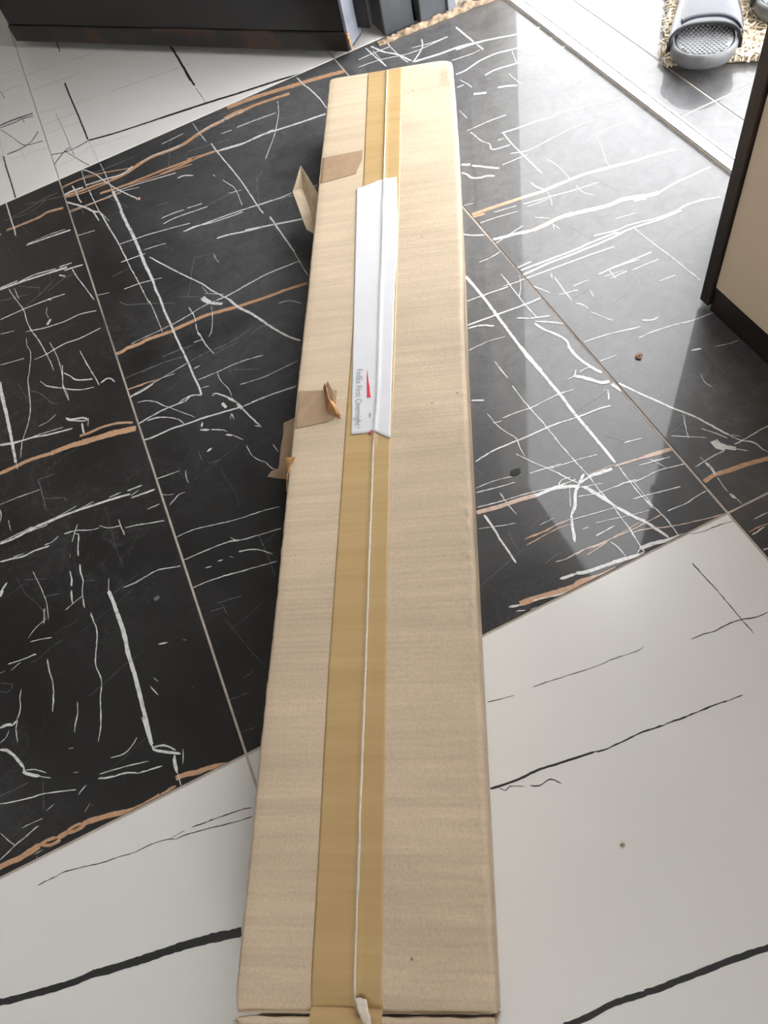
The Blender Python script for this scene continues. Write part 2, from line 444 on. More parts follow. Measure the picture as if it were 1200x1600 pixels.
# ------------------------------------------------------------------ veins printed in the tiles, in tenths of a millimetre: x, y, width
VEINS = """
K-1177,18466,35 -1179,17743,34 -1163,17053,33 -1157,16436,33 -1154,15834,32
F-1154,15834,13 -1148,15183,13 -1118,14872,12
F-1114,15514,13 -1126,14879,12
K-1010,20725,30 -1013,20358,30 -1019,19984,30
K1268,18082,43 1277,17485,42 1272,16925,41 1258,16355,40
K-1144,15792,53 -667,15653,54 -166,15553,54 337,15465,54 1000,15327,54
F-858,19349,31 -422,19259,32 123,19223,32
F-1947,19540,38 -1559,19505,38 -1219,19420,37
F-1986,18778,30 -1348,18687,30 -767,18606,30
F-1357,18858,14 -1341,18558,14
F-347,17269,28 50,17220,28 591,17157,28 1443,17005,28
F-1987,17696,22 -1374,17497,22 -667,17326,22
F-1921,17090,22 -1524,17073,22 -1200,17048,22
F-1978,16749,21 -1523,16679,21 -1140,16613,21
K-1591,17352,13 -1551,16526,13 -1538,15833,13 -1517,15487,13
K-2000,15885,28 -1693,15750,29 -1418,15733,30 -1157,15782,30
K-1992,15426,25 -1691,15761,27 -1538,15833,31
K-1655,15765,19 -1518,15391,19 -1296,14879,19
F-1997,15398,19 -1593,15356,19 -1220,15503,19
F-1309,15577,19 -720,15416,19 -206,15316,19
F-2787,16333,20 -2068,16207,20 -1566,16058,20
K-2799,17841,58 -2575,17848,57 -2285,17806,56 -2050,17766,56
K-2812,17743,37 -2521,17713,37 -2262,17712,36 -2051,17640,35
K-2302,17820,16 -2275,17502,16
K-2820,17677,20 -2654,17285,19 -2501,16841,19 -2375,16612,29 -2018,16505,33
K-2375,16612,32 -2238,16690,28 -2052,16952,26
K-2805,16582,42 -2506,16571,42 -2375,16612,42
F-2524,16930,13 -2481,16031,13
K-2893,16587,33 -2883,15892,32 -2869,15379,31 -2863,14902,31
F-2879,17228,14 -2893,16587,13
F-2594,19242,31 -2266,19232,31 -2061,19170,30
K-2597,19367,17 -2545,18894,17
F-2420,20103,32 -2073,20023,32
W-3063,14880,27 -3050,14452,27 -3027,13876,26
O-3178,13990,64 -2925,13963,65 -2540,13948,65 -2339,13991,65 -2046,13906,62
G-3166,14314,22 -2770,14351,22 -2324,14468,23 -2060,14467,23
G-2738,14557,21 -2395,14436,21 -1963,14273,21
G-3071,14298,17 -2690,14232,18 -2303,14394,17
O-1996,14270,65 -1648,14202,66 -1261,14161,66 -1042,14106,67 -666,14165,66
O-2005,14219,32 -1601,14106,33 -1115,14075,33
W-1991,14296,56 -1791,14314,56 -1567,14274,55
W-1495,14306,44 -1177,14244,44 -801,14153,45 -546,14251,43
O-1009,14109,100 -705,14136,99 -382,14240,99 -102,14290,102 220,14244,101 488,14242,100 710,14313,97
W-377,14261,33 -97,14311,34 226,14264,34 494,14263,34
W-1466,14873,27 -1276,14565,24 -1155,14196,23 -1009,13814,23 -834,13445,24 -693,13165,24
W-1486,14858,19 -1500,14532,18 -1509,14239,18
W-1756,14495,24 -1724,14232,24 -1720,13996,24 -1691,13813,24
W-1481,14129,22 -1463,13738,21 -1437,13325,21 -1368,12625,20
W-1103,14829,17 -1082,14379,17 -1076,13955,17 -1064,13712,17
W-1072,13748,48 -1055,13251,47 -1063,12872,46 -1046,12540,45 -1025,12367,45
O-1978,14552,34 -1708,14577,34 -1378,14556,33 -946,14391,32 -600,14233,31
G-1804,14593,23 -1368,14608,23 -843,14554,23 -441,14550,23
O-2036,14598,23 -1640,14583,22 -1139,14424,22
O-1311,13849,60 -1014,13789,60 -599,13752,60 -117,13721,60 521,13655,60
O-1258,13865,32 -826,13757,32 -396,13649,32 479,13508,32
W-1097,13710,26 -689,13648,25 -168,13525,25 139,13455,25
O-1974,13682,32 -1563,13646,32 -1245,13625,32 -932,13580,32
W-1965,13731,21 -1432,13657,21 -954,13626,21 -592,13513,21
W-1995,14096,44 -1839,13888,43 -1661,13637,40 -1547,13409,41 -1429,13290,46
W-1547,13409,26 -1522,13224,26 -1502,13046,25
W-1429,13290,15 -1323,12899,14
G-1745,13702,12 -1713,13537,12 -1738,13379,12
G-1221,13663,14 -1096,13424,14 -923,13066,14
G361,14770,15 346,14586,16 234,14359,16 179,14090,15 71,13749,16
W135,14557,23 376,14574,23 615,14601,23
G-438,12728,20 -211,12695,20
K1280,17985,43 1283,17234,42 1281,16564,41 1278,16110,40
K1281,15995,13 1290,15657,13 1290,15298,13
K337,15465,69 1271,15294,68 1994,15136,68 2654,15010,68 3141,14896,68 3588,14778,68
W867,14804,20 885,14392,20 922,14006,20
W987,13889,25 1004,13563,25 1064,12972,24 1122,12266,23 1146,11596,23 1163,11245,22
O710,14313,98 1080,14422,101 1430,14453,103
O1452,14468,146 1614,14496,149 1853,14492,151
O1782,14485,92 2127,14490,93 2455,14443,93 2808,14372,93
W829,14374,26 1158,14455,27 1434,14464,28 1676,14476,28 1844,14465,28
O1610,14807,131 2084,14772,131 2539,14683,130 3020,14571,130 3498,14459,130 3976,14309,129
G917,14795,23 1301,14700,23 1692,14632,23 2154,14570,23
W1566,14027,27 1960,13997,27 2364,13945,27
W1236,14048,27 1462,14018,27
G509,13960,22 911,13858,22 1326,13749,22
W1017,13552,47 1443,13445,47 1842,13454,47 2122,13405,47 2555,13322,47 3132,13230,47
W1085,13558,32 1638,13437,32 2140,13454,32
O-142,13623,47 246,13607,47 642,13617,47 991,13574,47
O428,13731,32 717,13647,32 998,13599,32
W2527,14309,18 2398,13881,18 2243,13558,19 2054,13212,19 1845,12896,19 1707,12683,19
G2356,13688,17 2561,13608,18 2794,13603,17
G2616,12831,16 2863,12714,16
W3123,14802,25 3149,14453,25 3194,14166,25 3224,13760,23 3216,13399,22
W119,13266,38 248,13262,36 405,13136,33
W832,12639,19 897,12445,18 944,12296,17 950,12072,16 931,11870,16 919,11693,16
W801,12189,19 1043,12119,19
W728,12923,16 758,12812,15
W36,12286,23 316,12231,23
W-464,12150,23 -213,12169,23 84,12126,23 380,12084,23
W-449,12323,25 -202,12320,25 -27,12281,25
G324,12101,19 711,12150,19 920,12123,19
W-143,11702,29 253,11658,29 693,11606,29 1125,11533,29 1526,11459,29 1780,11445,29
W1118,11512,18 1463,11454,18 1766,11366,18
W2074,11374,27 2235,11354,27
W2075,11336,18 2217,11309,18
W747,11031,34 1064,10916,34 1296,10815,34 1686,10667,34
W1237,11086,29 1252,10651,28
G1395,12329,14 1286,11916,14 1190,11562,14
G1335,12152,17 1555,12428,17
W-3025,13984,27 -3035,13691,26
W-2885,13272,41 -2562,13231,40 -2043,13145,40
W-2866,13299,21 -2459,13286,20 -2121,13235,20
W-3523,12350,48 -3110,12296,48 -2700,12219,48 -2292,12143,48
W-3517,12394,28 -3188,12376,29
W-3198,12310,29 -2893,12334,28 -2486,12235,27
W-2425,12240,30 -2189,12206,30
W-2362,12087,37 -2187,12058,36 -2015,12016,36
W-2216,12031,20 -2182,11775,20 -2104,11415,19 -2017,10990,19
W-3371,12257,20 -3308,11963,19 -3197,11521,19 -3194,11252,19 -3146,10917,18 -3061,10565,18 -2992,10151,18 -2958,9794,18
W-3277,12223,15 -3235,11856,15
G-3321,11973,17 -3054,11878,17
G-3563,12049,17 -3281,11944,17
G-3183,12205,15 -2841,11914,15
W-3629,11551,23 -3279,11555,23 -2816,11527,23 -2452,11468,23
G-3188,11582,18 -2835,11770,17 -2545,11988,17
G-2722,11737,18 -2399,11884,18 -2222,11876,18
W-2462,12034,34 -2364,11915,34
W-2756,11539,38 -2703,11470,38
W-2804,11338,16 -2844,11188,14 -2826,11043,13
W-2796,11001,52 -2878,10905,51
W-3252,10967,22 -3143,10936,22 -2929,10855,23 -2598,10800,23 -2313,10799,23 -2033,10705,22
W-3676,11191,19 -3429,11118,19
W-3213,10226,22 -3007,10222,22 -2693,10277,23 -2423,10238,22 -2056,10260,23
W-3773,10459,21 -3559,10406,21 -3366,10359,21
W-3260,10824,14 -3276,10626,13 -3249,10403,14 -3328,10017,15 -3386,9822,14 -3428,9325,13
W-2909,10471,14 -2862,10186,14 -2841,9913,14 -2840,9544,14
W-2802,9828,19 -2871,9375,18 -2843,9025,17
W-2477,9961,20 -2434,9625,20 -2371,9277,19 -2341,9040,19
W-2810,9639,21 -2726,9508,21 -2647,9362,24 -2408,9225,26
W-2309,9068,31 -2222,9104,32 -2149,9075,24 -2096,8956,22
W-3202,9703,14 -3102,9505,15 -2870,9307,17 -2639,9132,18 -2432,9047,19
W-3824,10067,47 -3837,9808,46 -3835,9583,45
W-1071,13042,55 -1052,12650,55 -1030,12215,54 -1020,11754,53 -1020,11270,52 -998,10834,51
W-1000,10859,38 -1008,10570,38 -1001,10322,37 -1010,9963,37 -992,9515,36
W-1420,13256,23 -1375,12736,23 -1315,12173,22 -1283,11654,22 -1259,11254,21 -1220,10811,21 -1197,10329,21
W-1171,10376,17 -1162,10025,16 -1161,9548,16
W-1982,12892,20 -1623,12817,20
W-1310,12129,22 -854,12058,22 -509,11978,22 -27,11845,22
W-959,11695,22 -547,11603,21
W-1392,11636,22 -944,11575,22
G-1615,11369,18 -1286,11391,18
W-1496,10925,22 -1201,10888,22 -836,10787,21
W-1982,11087,19 -1740,10998,19
G-1639,10681,17 -1521,10511,19 -1298,10377,20 -816,10062,20
W-1681,9597,18 -1460,9609,18 -1187,9606,18 -936,9620,18
O-1981,9532,71 -1862,9520,72 -1748,9543,72 -1563,9519,72 -1398,9527,72 -978,9465,71
G-1299,9022,17 -1047,9016,17 -844,8977,17
G-1968,8939,17 -1629,8924,17 -1266,8893,17 -1015,8841,17
O-1973,8693,25 -1745,8666,25 -1497,8615,24
W-1973,8524,18 -1584,8580,18 -984,8669,18
W-1497,8615,16 -1207,8574,16
W-193,11688,18 -42,11686,18
W-997,9518,32 -988,9133,31 -966,8733,31 -967,8362,30 -955,8138,30 -964,7931,30
O-1001,9481,72 -729,9478,72 -455,9475,72 -197,9421,71 57,9357,71
O57,9357,60 446,9286,60 843,9239,60 1205,9174,59
W-997,9600,20 -680,9651,20 -388,9701,20 -196,9694,20
W-196,9694,25 53,9690,25 464,9746,25 836,9766,25 1300,9721,25
W-903,11439,25 -626,10867,24 -438,10502,24 -280,10210,23 -177,9939,23 -72,9735,23 15,9567,23
W7,9586,40 78,9334,42 211,9077,42 341,8746,40
W333,8759,32 442,8500,32 582,8231,33 685,8086,34
W-371,9902,85 -352,9824,88 -300,9716,90
W-321,9739,52 -237,9650,53 -126,9560,54
W-309,9967,17 -38,9754,17
W-308,10163,11 -258,9952,11
W1230,11091,29 1251,10774,28 1264,10399,28 1284,9984,28
W1280,10010,19 1274,9319,18
W263,11147,38 445,11109,38 764,10993,38 1088,10898,38 1403,10783,37 1700,10666,37
W-205,11698,28 24,11703,27 327,11601,27 876,11516,27
G-182,10991,12 -342,10639,12 -462,10317,11 -581,10049,11
G-752,10191,14 -400,9944,14
W101,10808,15 95,10646,15 117,10528,15
G-205,10913,13 113,10799,13
W-630,9826,20 -610,9603,20 -616,9441,20
W-626,9407,18 -652,9223,18 -634,9052,18 -616,8844,18 -556,8601,18
W-657,9206,30 -636,9093,30
W-775,9029,21 -622,9004,21
W-297,9637,12 -347,9380,13 -471,9060,13 -540,9008,16
G-532,8596,14 -339,8620,14 -124,8630,14
G-957,8671,17 -686,8699,17 -265,8686,17 140,8784,17
G-1310,9029,14 -1024,9001,14 -762,8981,14
G43,8653,16 276,8711,17 476,8594,16
W-927,8501,19 -821,8506,19
W-935,8250,19 -645,8225,19 -308,8224,19 94,8143,19
G-390,8131,12 -49,7915,12
G-424,8227,10 -441,8092,9
W-396,7795,15 -60,7736,15 245,7733,15 515,7736,15
W-354,7387,15 -86,7369,15 342,7307,15
W-625,8248,13 -627,8033,13 -567,7817,13 -571,7645,13
W-938,8063,15 -806,8034,15
W657,9027,19 829,8976,18 969,8804,16
W-1303,7991,21 -1119,8013,21 -962,7937,19
W-810,7851,25 -742,7824,22 -634,7685,21
W-632,7650,30 -540,7506,30
G-1686,8905,14 -1293,8892,14 -993,8826,14
W-3834,9996,55 -3826,9652,54 -3816,9244,53 -3808,8922,53
W-3809,8957,44 -3813,8617,43 -3810,8284,42
W-3806,8314,14 -3807,8137,14
O-4069,8214,65 -3821,8210,65 -3572,8205,64 -3258,8145,63
O-3282,8147,90 -3011,8126,89 -2795,8076,87
O-2819,8081,107 -2555,8028,107 -2315,7979,105 -2012,7881,104
O-2817,8223,45 -2670,8199,46 -2469,8193,45 -2231,8129,43 -2030,8014,41
W-3999,8748,27 -3781,8665,28 -3508,8616,28 -3268,8526,28 -2891,8428,28
W-3996,8770,19 -3631,8641,19 -3382,8606,20 -3024,8538,20
W-3384,9744,16 -3439,9222,16 -3525,8920,17 -3659,8624,16 -3728,8333,15
W-2742,8449,31 -2751,8300,30 -2745,8229,29
W-2951,8694,27 -2893,8623,31 -2704,8539,30 -2643,8456,26
W-2940,8642,23 -2761,8506,23 -2657,8454,24
W-2624,8489,17 -2668,8334,16
W-3380,8777,14 -3224,8785,14 -3083,8854,14
W-2877,9416,13 -2843,9171,13 -2846,9009,14
W-3123,9537,14 -2916,9348,14 -2664,9137,15 -2419,9046,16
G-3381,9591,13 -3226,9398,12 -3111,9141,12 -2997,9043,14
G-3547,7775,18 -3531,7549,18 -3520,7183,18
G-3554,7779,15 -3279,7740,15
W-4143,7651,15 -3880,7633,15 -3548,7590,14
G-3508,7399,12 -3355,7309,13 -3245,7259,11 -3225,7173,10
W-4231,6987,34 -4000,6969,35 -3764,6990,35 -3556,6971,34 -3298,6966,34 -3024,6923,34 -2613,6858,34 -2355,6800,33
W-4228,7014,17 -3971,7009,17 -3747,7023,18
W-3691,7005,17 -3412,6988,17 -3099,7020,18
W-3393,6963,17 -3114,6946,17 -2863,6960,18
W-3883,6973,17 -3539,6932,17
W-2649,6909,18 -2462,6897,18
W-2384,6877,25 -2303,6868,25 -2164,6854,25
W-2359,6730,27 -2221,6716,27 -2017,6684,27
W-2362,6769,17 -2224,6800,17
W-2203,6430,15 -2015,6420,15
W-3354,6662,17 -3176,6624,16 -3010,6529,16 -2878,6495,17
W-2870,6533,14 -2755,6425,15 -2583,6368,16
W-2551,6308,17 -2421,6275,16 -2253,6214,16 -2023,6128,16
W-2602,6491,17 -2594,6374,17 -2577,6198,16
W-3146,6720,16 -3199,6623,16 -3274,6472,16
W-3206,6586,20 -3163,6547,19 -3205,6378,20 -3228,6214,19
W-3648,6629,17 -3522,6626,17 -3433,6673,17
W-4269,6699,23 -4158,6670,23 -3937,6614,24 -3799,6618,24 -3575,6582,24
W-4089,6672,16 -3932,6652,16
W-4057,7318,13 -4061,7204,12 -4046,7109,12
W-3327,6311,18 -3338,6250,18
W-3235,6085,19 -3253,5991,19 -3249,5897,18
W-3387,6052,16 -3380,5970,16
W-4153,7581,14 -4145,7457,15 -4185,7334,16
W-1976,8515,22 -1753,8526,22 -1561,8566,22
O-1974,8686,19 -1700,8637,19
W-1987,7933,23 -1763,7972,23 -1482,7984,23 -1208,7965,23 -1119,8013,23 -964,7931,22
W-1873,8353,20 -1732,8299,19 -1607,8185,17 -1536,8069,16 -1459,7976,17
W-1459,7976,12 -1347,7830,12 -1274,7732,12 -1167,7581,12
W-1825,7926,23 -1658,7889,22 -1488,7775,20 -1391,7671,18 -1347,7560,17
W-1979,7607,27 -1813,7579,27 -1541,7575,27 -1305,7534,27 -1041,7502,27 -714,7430,27 -480,7383,27
W-493,7384,20 -238,7364,20 6,7345,20 310,7287,20
W-733,7611,46 -705,7498,46
W-827,7837,35 -795,7817,35
W-744,7819,23 -671,7727,23 -585,7602,22 -540,7506,21 -510,7368,20
W-539,7471,46 -504,7348,46
W-504,7348,22 -453,7166,22 -365,6883,22
W-447,6966,21 -365,6883,21
W-717,7265,16 -669,7352,18 -673,7231,14
W-1167,7323,35 -1043,7246,35
W-1020,7241,22 -859,7125,21 -827,7073,19
W-862,7037,30 -772,6975,30
W-772,6975,13 -667,6815,13
W-1097,7437,30 -1132,7360,30
W-1184,6897,37 -1103,6925,37
G-1292,6978,12 -1288,6789,12
G-1232,6695,11 -1028,6662,11
W-653,6712,14 -644,6521,14 -576,6373,15 -511,6289,14 -478,6180,14 -433,6108,14
W-473,6161,23 -433,6108,23
W-324,6517,16 -298,6356,16
W-1976,6847,17 -1793,6819,17 -1620,6797,17
W-1546,6762,14 -1572,6627,14 -1564,6533,14
W-1966,6565,12 -1878,6499,12 -1792,6469,13
W-1901,6325,14 -1733,6428,14 -1645,6411,14
W-1963,5801,15 -1728,5794,15 -1476,5730,15 -1164,5645,15 -757,5579,15 -573,5522,15
W-1988,5426,18 -1661,5410,18 -1359,5383,17 -1159,5316,17 -953,5270,17 -659,5220,17
G-962,5275,8 -950,5022,8 -954,4822,8 -959,4627,8
W-1270,5177,19 -1112,5126,18 -988,5038,17 -887,4922,17
W-1261,5172,34 -1235,5183,34
W-1392,5174,19 -1351,5133,18
W-1552,5187,21 -1482,5168,20
W-1720,5174,20 -1639,5154,20
W-1300,5429,10 -1224,5320,10
W-3232,6076,19 -3250,5950,18 -3243,5817,19 -3276,5707,19 -3297,5544,18 -3299,5422,18
W-3377,6046,22 -3383,5920,22 -3402,5815,23
W-3415,5759,22 -3431,5642,22 -3432,5556,21
W-3545,5519,15 -3424,5563,15 -3284,5611,16
G-3745,5851,11 -3558,5786,11
W-3239,5316,18 -3228,5190,18 -3212,5063,18 -3251,4875,19 -3315,4637,18 -3304,4477,17 -3299,4345,18 -3350,4180,18 -3406,3878,18 -3480,3686,18
W-2919,5676,17 -2960,5484,17
W-2958,5495,47 -2939,5336,47 -2922,5121,46
W-2922,5140,54 -2904,4829,54 -2910,4581,53 -2904,4302,52
W-2899,4321,49 -2902,4013,48 -2903,3766,47 -2909,3392,46
W-3859,6315,12 -3813,6106,12 -3773,5879,12 -3756,5719,12 -3770,5506,12
W-3798,5688,19 -3842,5467,19
W-3798,5533,13 -3961,5464,13 -4070,5379,13
W-4048,5316,18 -3926,5284,18 -3774,5234,18
W-4367,5160,20 -4224,5135,20 -3999,5116,20
W-4339,5060,12 -4207,5104,12
W-4481,5093,18 -4415,5088,18
W-3881,4979,18 -3881,4799,18 -3864,4636,18 -3889,4455,18 -3929,4286,19
W-3621,4265,17 -3648,4123,18 -3693,4023,18 -3727,3922,18
W-4249,4752,17 -4284,4657,16 -4297,4525,16 -4337,4430,18 -4373,4396,18
W-4572,4403,38 -4482,4399,35 -4422,4359,32
W-4422,4359,28 -4352,4396,28
W-4352,4396,13 -4391,4271,13 -4388,4128,12
W-4340,6164,45 -4296,6242,46
W-4306,6248,31 -4217,6329,31
G-4498,4963,9 -4346,4863,8 -4417,4801,11 -4512,4861,9
W-2772,5450,19 -2600,5436,20 -2443,5450,20 -2287,5460,19 -2005,5364,19
W-2540,4480,22 -2425,4448,22
W-2245,4387,16 -2209,4368,16
W-2697,4108,15 -2656,4034,15
W-2759,4024,15 -2716,3917,15 -2697,3876,15
G-3222,5810,11 -3093,5739,11
G-3993,6245,9 -3702,6102,9
G-2440,5076,58 -2372,5088,58
W-1969,4989,17 -1746,4977,17 -1499,4939,17 -1237,4880,16 -873,4806,16
G-1730,4642,11 -1411,4579,11
G-1835,4574,11 -1625,4537,10
G-1679,4602,9 -1656,4442,9
G-1963,3434,8 -1726,3409,8
G-1965,3036,7 -1765,3004,7
W-4607,4141,35 -4533,4101,33 -4459,4004,32 -4421,3927,32 -4361,3805,32
W-4361,3810,38 -4369,3756,32 -4302,3691,32 -4198,3621,33
W-4357,3770,15 -4239,3722,15 -4120,3625,14
W-4198,3621,14 -4077,3544,14
W-4596,4222,14 -4513,4251,15 -4462,4328,14
W-4379,4286,9 -4388,4128,9
W-4687,3536,17 -4523,3485,17 -4359,3443,17 -4212,3417,17 -4050,3370,16 -3824,3283,16
G-4675,3622,9 -4524,3614,9 -4332,3619,9
G-4170,3555,9 -4213,3245,9
W-4189,3216,13 -4090,3249,13
W-4486,3166,10 -4236,3163,10
W-4763,2955,16 -4648,2995,16 -4571,3027,16 -4475,3051,16 -4378,3084,16 -4292,3104,16
W-4718,3227,12 -4650,3116,12 -4580,3023,12
W-3814,3220,16 -3707,3284,16
W-3781,3006,13 -3703,3072,13
W-3824,3769,16 -3768,3755,16
W-3821,3479,20 -3763,3460,20
W-3570,3286,19 -3415,3234,20 -3269,3206,19 -3134,3139,19 -3062,3123,20 -2854,3088,20
W-3546,3326,14 -3364,3293,14 -3218,3263,14 -2985,3205,14
W-3388,3441,15 -3241,3412,15 -3136,3447,16 -3053,3513,17
W-3064,3508,25 -3048,3520,25
W-2925,3716,43 -2917,3553,42 -2907,3362,42
W-2910,3364,31 -2903,3303,29 -2824,3239,30 -2725,3177,30 -2628,3115,30
W-2905,3332,23 -2789,3298,22 -2741,3261,21 -2668,3177,21
W-2588,3156,15 -2632,2999,15
W-2699,3135,36 -2717,3032,35 -2715,2938,34
W-2715,2938,14 -2713,2774,14
O-4773,2883,64 -4664,2883,63 -4538,2875,64 -4408,2891,66 -4316,2899,66
O-4324,2903,40 -4204,2915,39 -4116,2891,36
O-4315,2904,34 -4196,2851,36 -4087,2851,39
O-4117,2886,58 -4006,2891,58
O-4013,2906,33 -3908,2922,32 -3820,2902,30
O-4008,2883,38 -3882,2867,39 -3806,2883,41
O-3821,2898,61 -3747,2898,59 -3606,2870,57 -3465,2838,56 -3328,2795,56
O-3337,2796,61 -3221,2779,62 -3110,2779,64 -2958,2794,65
O-2958,2794,33 -2766,2818,33
O-2942,2786,24 -2743,2767,24
W-4389,2839,11 -4289,2843,11
W-4358,2808,15 -4374,2765,15
K-4404,2521,12 -4323,2527,12 -4200,2519,12 -4109,2529,12 -3903,2483,11 -3700,2431,11 -3509,2404,12 -3337,2373,12 -3176,2372,12 -2986,2341,11 -2906,2305,11
K-2986,2341,7 -2788,2343,7
O-2747,2890,56 -2637,2879,55 -2498,2842,55 -2353,2825,55 -2181,2774,54
K-2915,2308,13 -2783,2296,13 -2596,2258,13 -2394,2212,13 -2260,2182,13 -2130,2166,13 -2087,2159,13
K-2726,2339,13 -2542,2317,13 -2314,2293,13 -2143,2263,13 -2061,2235,13
K-4934,1661,61 -4292,1530,61 -3965,1500,63
K-3998,1503,72 -3517,1416,72 -3131,1360,72
K-3163,1365,80 -2845,1304,79 -2519,1225,79
K-142,-604,46 92,-621,46 334,-627,46 611,-674,46
K603,-663,48 726,-687,48 901,-702,48 1130,-728,48 1306,-743,48
K1277,-740,50 1505,-768,50 1730,-799,50
K205,1343,23 483,1299,23 709,1290,23 938,1254,23 1167,1218,23 1298,1199,23
K1291,1202,20 1391,1175,20 1600,1165,20 1809,1156,20 2037,1120,20
K283,1322,11 338,1262,11 398,1274,11 524,1213,11
K570,1202,16 652,1159,15 778,1164,15 854,1083,16
K588,2108,10 729,2074,10 881,2043,10
K1084,2034,9 1207,2019,9 1448,1980,9 1723,1934,9 1959,1917,9 2255,1875,9 2313,1884,8
K2033,1127,19 2274,1097,19 2534,1080,19 2695,1052,19
K2686,1052,12 2857,1037,12
K3288,2451,13 3311,2139,13 3326,1818,13 3334,1497,12
K2765,1733,14 2895,1727,14 3025,1697,14 3144,1703,14 3321,1684,15 3475,1636,15 3612,1626,14
K3481,2748,11 3628,2710,11 3820,2694,11 3980,2660,11
W4632,14781,28 4653,14305,28 4686,13870,28
W4709,14592,16 4684,13944,16
W5052,14766,22 5031,14135,22 5069,13694,23
W4743,14752,41 4859,14373,43 5019,14109,42 5141,13699,39
W5627,14249,25 5526,14002,26 5344,13801,31 5141,13627,32
W4345,14482,28 4699,14488,28 5041,14466,28
W4244,14244,23 4729,14159,23 5260,13955,23 6057,13947,23
W5176,13630,59 5639,13522,59 6089,13462,59 6436,13337,59
W6332,14145,37 6345,13425,36
W6349,13302,31 6357,13059,31
W5726,13150,22 6100,13086,22 6307,13093,21
W5333,14110,24 5695,13991,23 6062,13957,23
W5969,13429,50 6436,13337,50 6720,13227,50 7134,13049,49 7529,12963,49
W5590,12682,41 5785,12674,39 6135,12767,40 6472,12770,43 6757,12677,43 7112,12591,43 7492,12493,43
W5976,12280,38 6220,12306,41 6604,12224,41 7167,12111,41 7519,12092,40
W6333,12032,17 6331,11736,17 6353,11605,19
W6731,12631,15 6591,12201,15
W7284,13437,16 7225,13149,16
W5969,11783,52 6122,11710,52 6258,11607,51
W5549,11902,59 5742,11781,59
W5564,12468,19 5616,12220,18 5619,12099,17
W5407,12290,26 5550,12280,26
W5122,11635,16 5123,11329,16
W4942,11010,21 5359,11006,22 5696,10965,22
W4985,10944,20 5020,10599,21 5084,10434,20 5053,10265,27 5343,10189,28
W5234,10431,21 5345,10411,21
W5384,10566,36 5671,10505,35 5986,10466,36 6227,10405,35 6397,10433,35 6677,10336,36
W6677,10336,27 7070,10228,27 7398,10117,27
W5405,10548,23 5374,10191,23 5371,9759,23 5376,9208,23
W5229,9983,22 5494,9872,22 5864,9891,21 5988,9898,21
W4985,9810,21 5442,9780,21
W5988,9898,16 6422,9920,17 6832,9852,17
W4455,10241,50 4571,10147,50
W4582,10111,41 4770,9905,41 4900,9763,41
W4359,10053,38 4413,9957,34 4434,9827,37 4537,9744,43 4643,9721,43 4745,9639,42
W6442,9542,21 6778,9532,21 7293,9454,21
W6542,9512,12 6443,9191,12 6316,8878,12 6266,8666,12
W6755,10874,15 6732,10527,14 6650,10242,13
W6748,11453,19 7475,11377,19
O5130,8834,68 5461,8816,69 5870,8785,70 6238,8689,71 6700,8564,71
W5620,9475,18 5663,9155,17 5636,8775,16
W5119,9137,15 5139,8948,17 5208,8845,18
W7774,12460,42 8119,12418,42 8372,12391,42
W7785,13891,27 7888,13341,27
W7888,13341,34 8147,12962,33 8365,12650,33
O4014,9021,70 4408,8964,70 4798,8900,70 5178,8820,70
O3823,8980,45 3982,8961,45 4187,8921,45
W4003,9302,20 4162,9251,20
W4772,8753,23 5140,8657,23 5583,8549,22 5951,8484,22
W4789,8659,19 5146,8619,19
W4310,8860,20 4675,8781,20
W4022,8768,19 4282,8731,19 4630,8651,19
W5119,9137,16 5149,8965,16 5207,8821,15 5169,8611,13 5102,8450,12
W5633,8630,14 5629,8441,16 5720,8273,18
O4587,8136,83 4775,8129,82 5056,8140,84 5297,8082,87 5526,8007,87
O5501,8012,86 5759,7941,85 6022,7921,86 6187,7837,88
W4003,8318,58 4167,8266,57 4360,8219,58 4587,8136,58
W4005,8220,20 4097,8239,20 4526,8317,20
W4409,8160,28 4662,8124,28
W4755,8379,19 4933,8211,18
W4906,8096,13 4852,7959,13
W4898,8058,16 4924,7918,16
W3692,8697,28 3790,8592,28 3952,8480,29
W3996,7569,26 4231,7563,26
W4018,7491,34 4381,7454,34 4780,7411,34 5143,7395,34 5552,7366,34
W4001,7390,38 4393,7384,39 4844,7343,39 5224,7313,38 5623,7312,38
W3990,7302,23 4371,7257,23 4766,7214,23 5350,7136,23
W5676,7621,18 5998,7553,18
W3652,7352,21 3877,7310,21 4006,7306,20
W3071,7388,23 3376,7349,23 3718,7305,23
W2865,6963,27 3294,6910,27 3724,6856,27 3974,6845,27
W3299,7854,44 3308,7516,43 3309,7126,42 3292,6581,41 3290,6090,40 3307,5677,40
W3747,7597,20 3744,7306,19 3729,6909,19 3743,6534,19
W3951,7418,11 3858,7206,11 3729,7024,11
W2846,6903,29 3014,6861,29 3177,6739,29
W2667,6533,15 2966,6533,15 3209,6476,15
W3507,6696,27 3647,6586,26
W3647,6586,22 3906,6469,22
W3683,6495,24 3845,6366,24 3972,6243,23
W3659,6475,31 3706,6299,32 3803,6127,31 3849,5957,28 3824,5836,26 3806,5646,28 3850,5484,29 3896,5291,28
W3748,6200,17 3846,5993,17
W3590,8001,20 3797,7985,20 3979,8022,19
W4000,7113,19 4064,7000,18 4130,6849,18
W4339,7092,19 4310,6807,19 4296,6551,19
W4205,6759,19 4478,6681,19
W4451,6784,16 4696,6765,16
W4316,6480,23 4371,6405,22 4401,6292,21
W4387,6228,15 4542,5924,15
W4605,6598,11 4575,6449,11
W4347,7194,13 4298,7089,13
W4859,6778,18 5135,6764,18 5487,6708,19
W4952,6621,18 5200,6607,18
W4899,6698,16 5188,6647,16
W4027,5809,16 4357,5752,16 4741,5630,16
W4020,5411,15 4264,5382,15
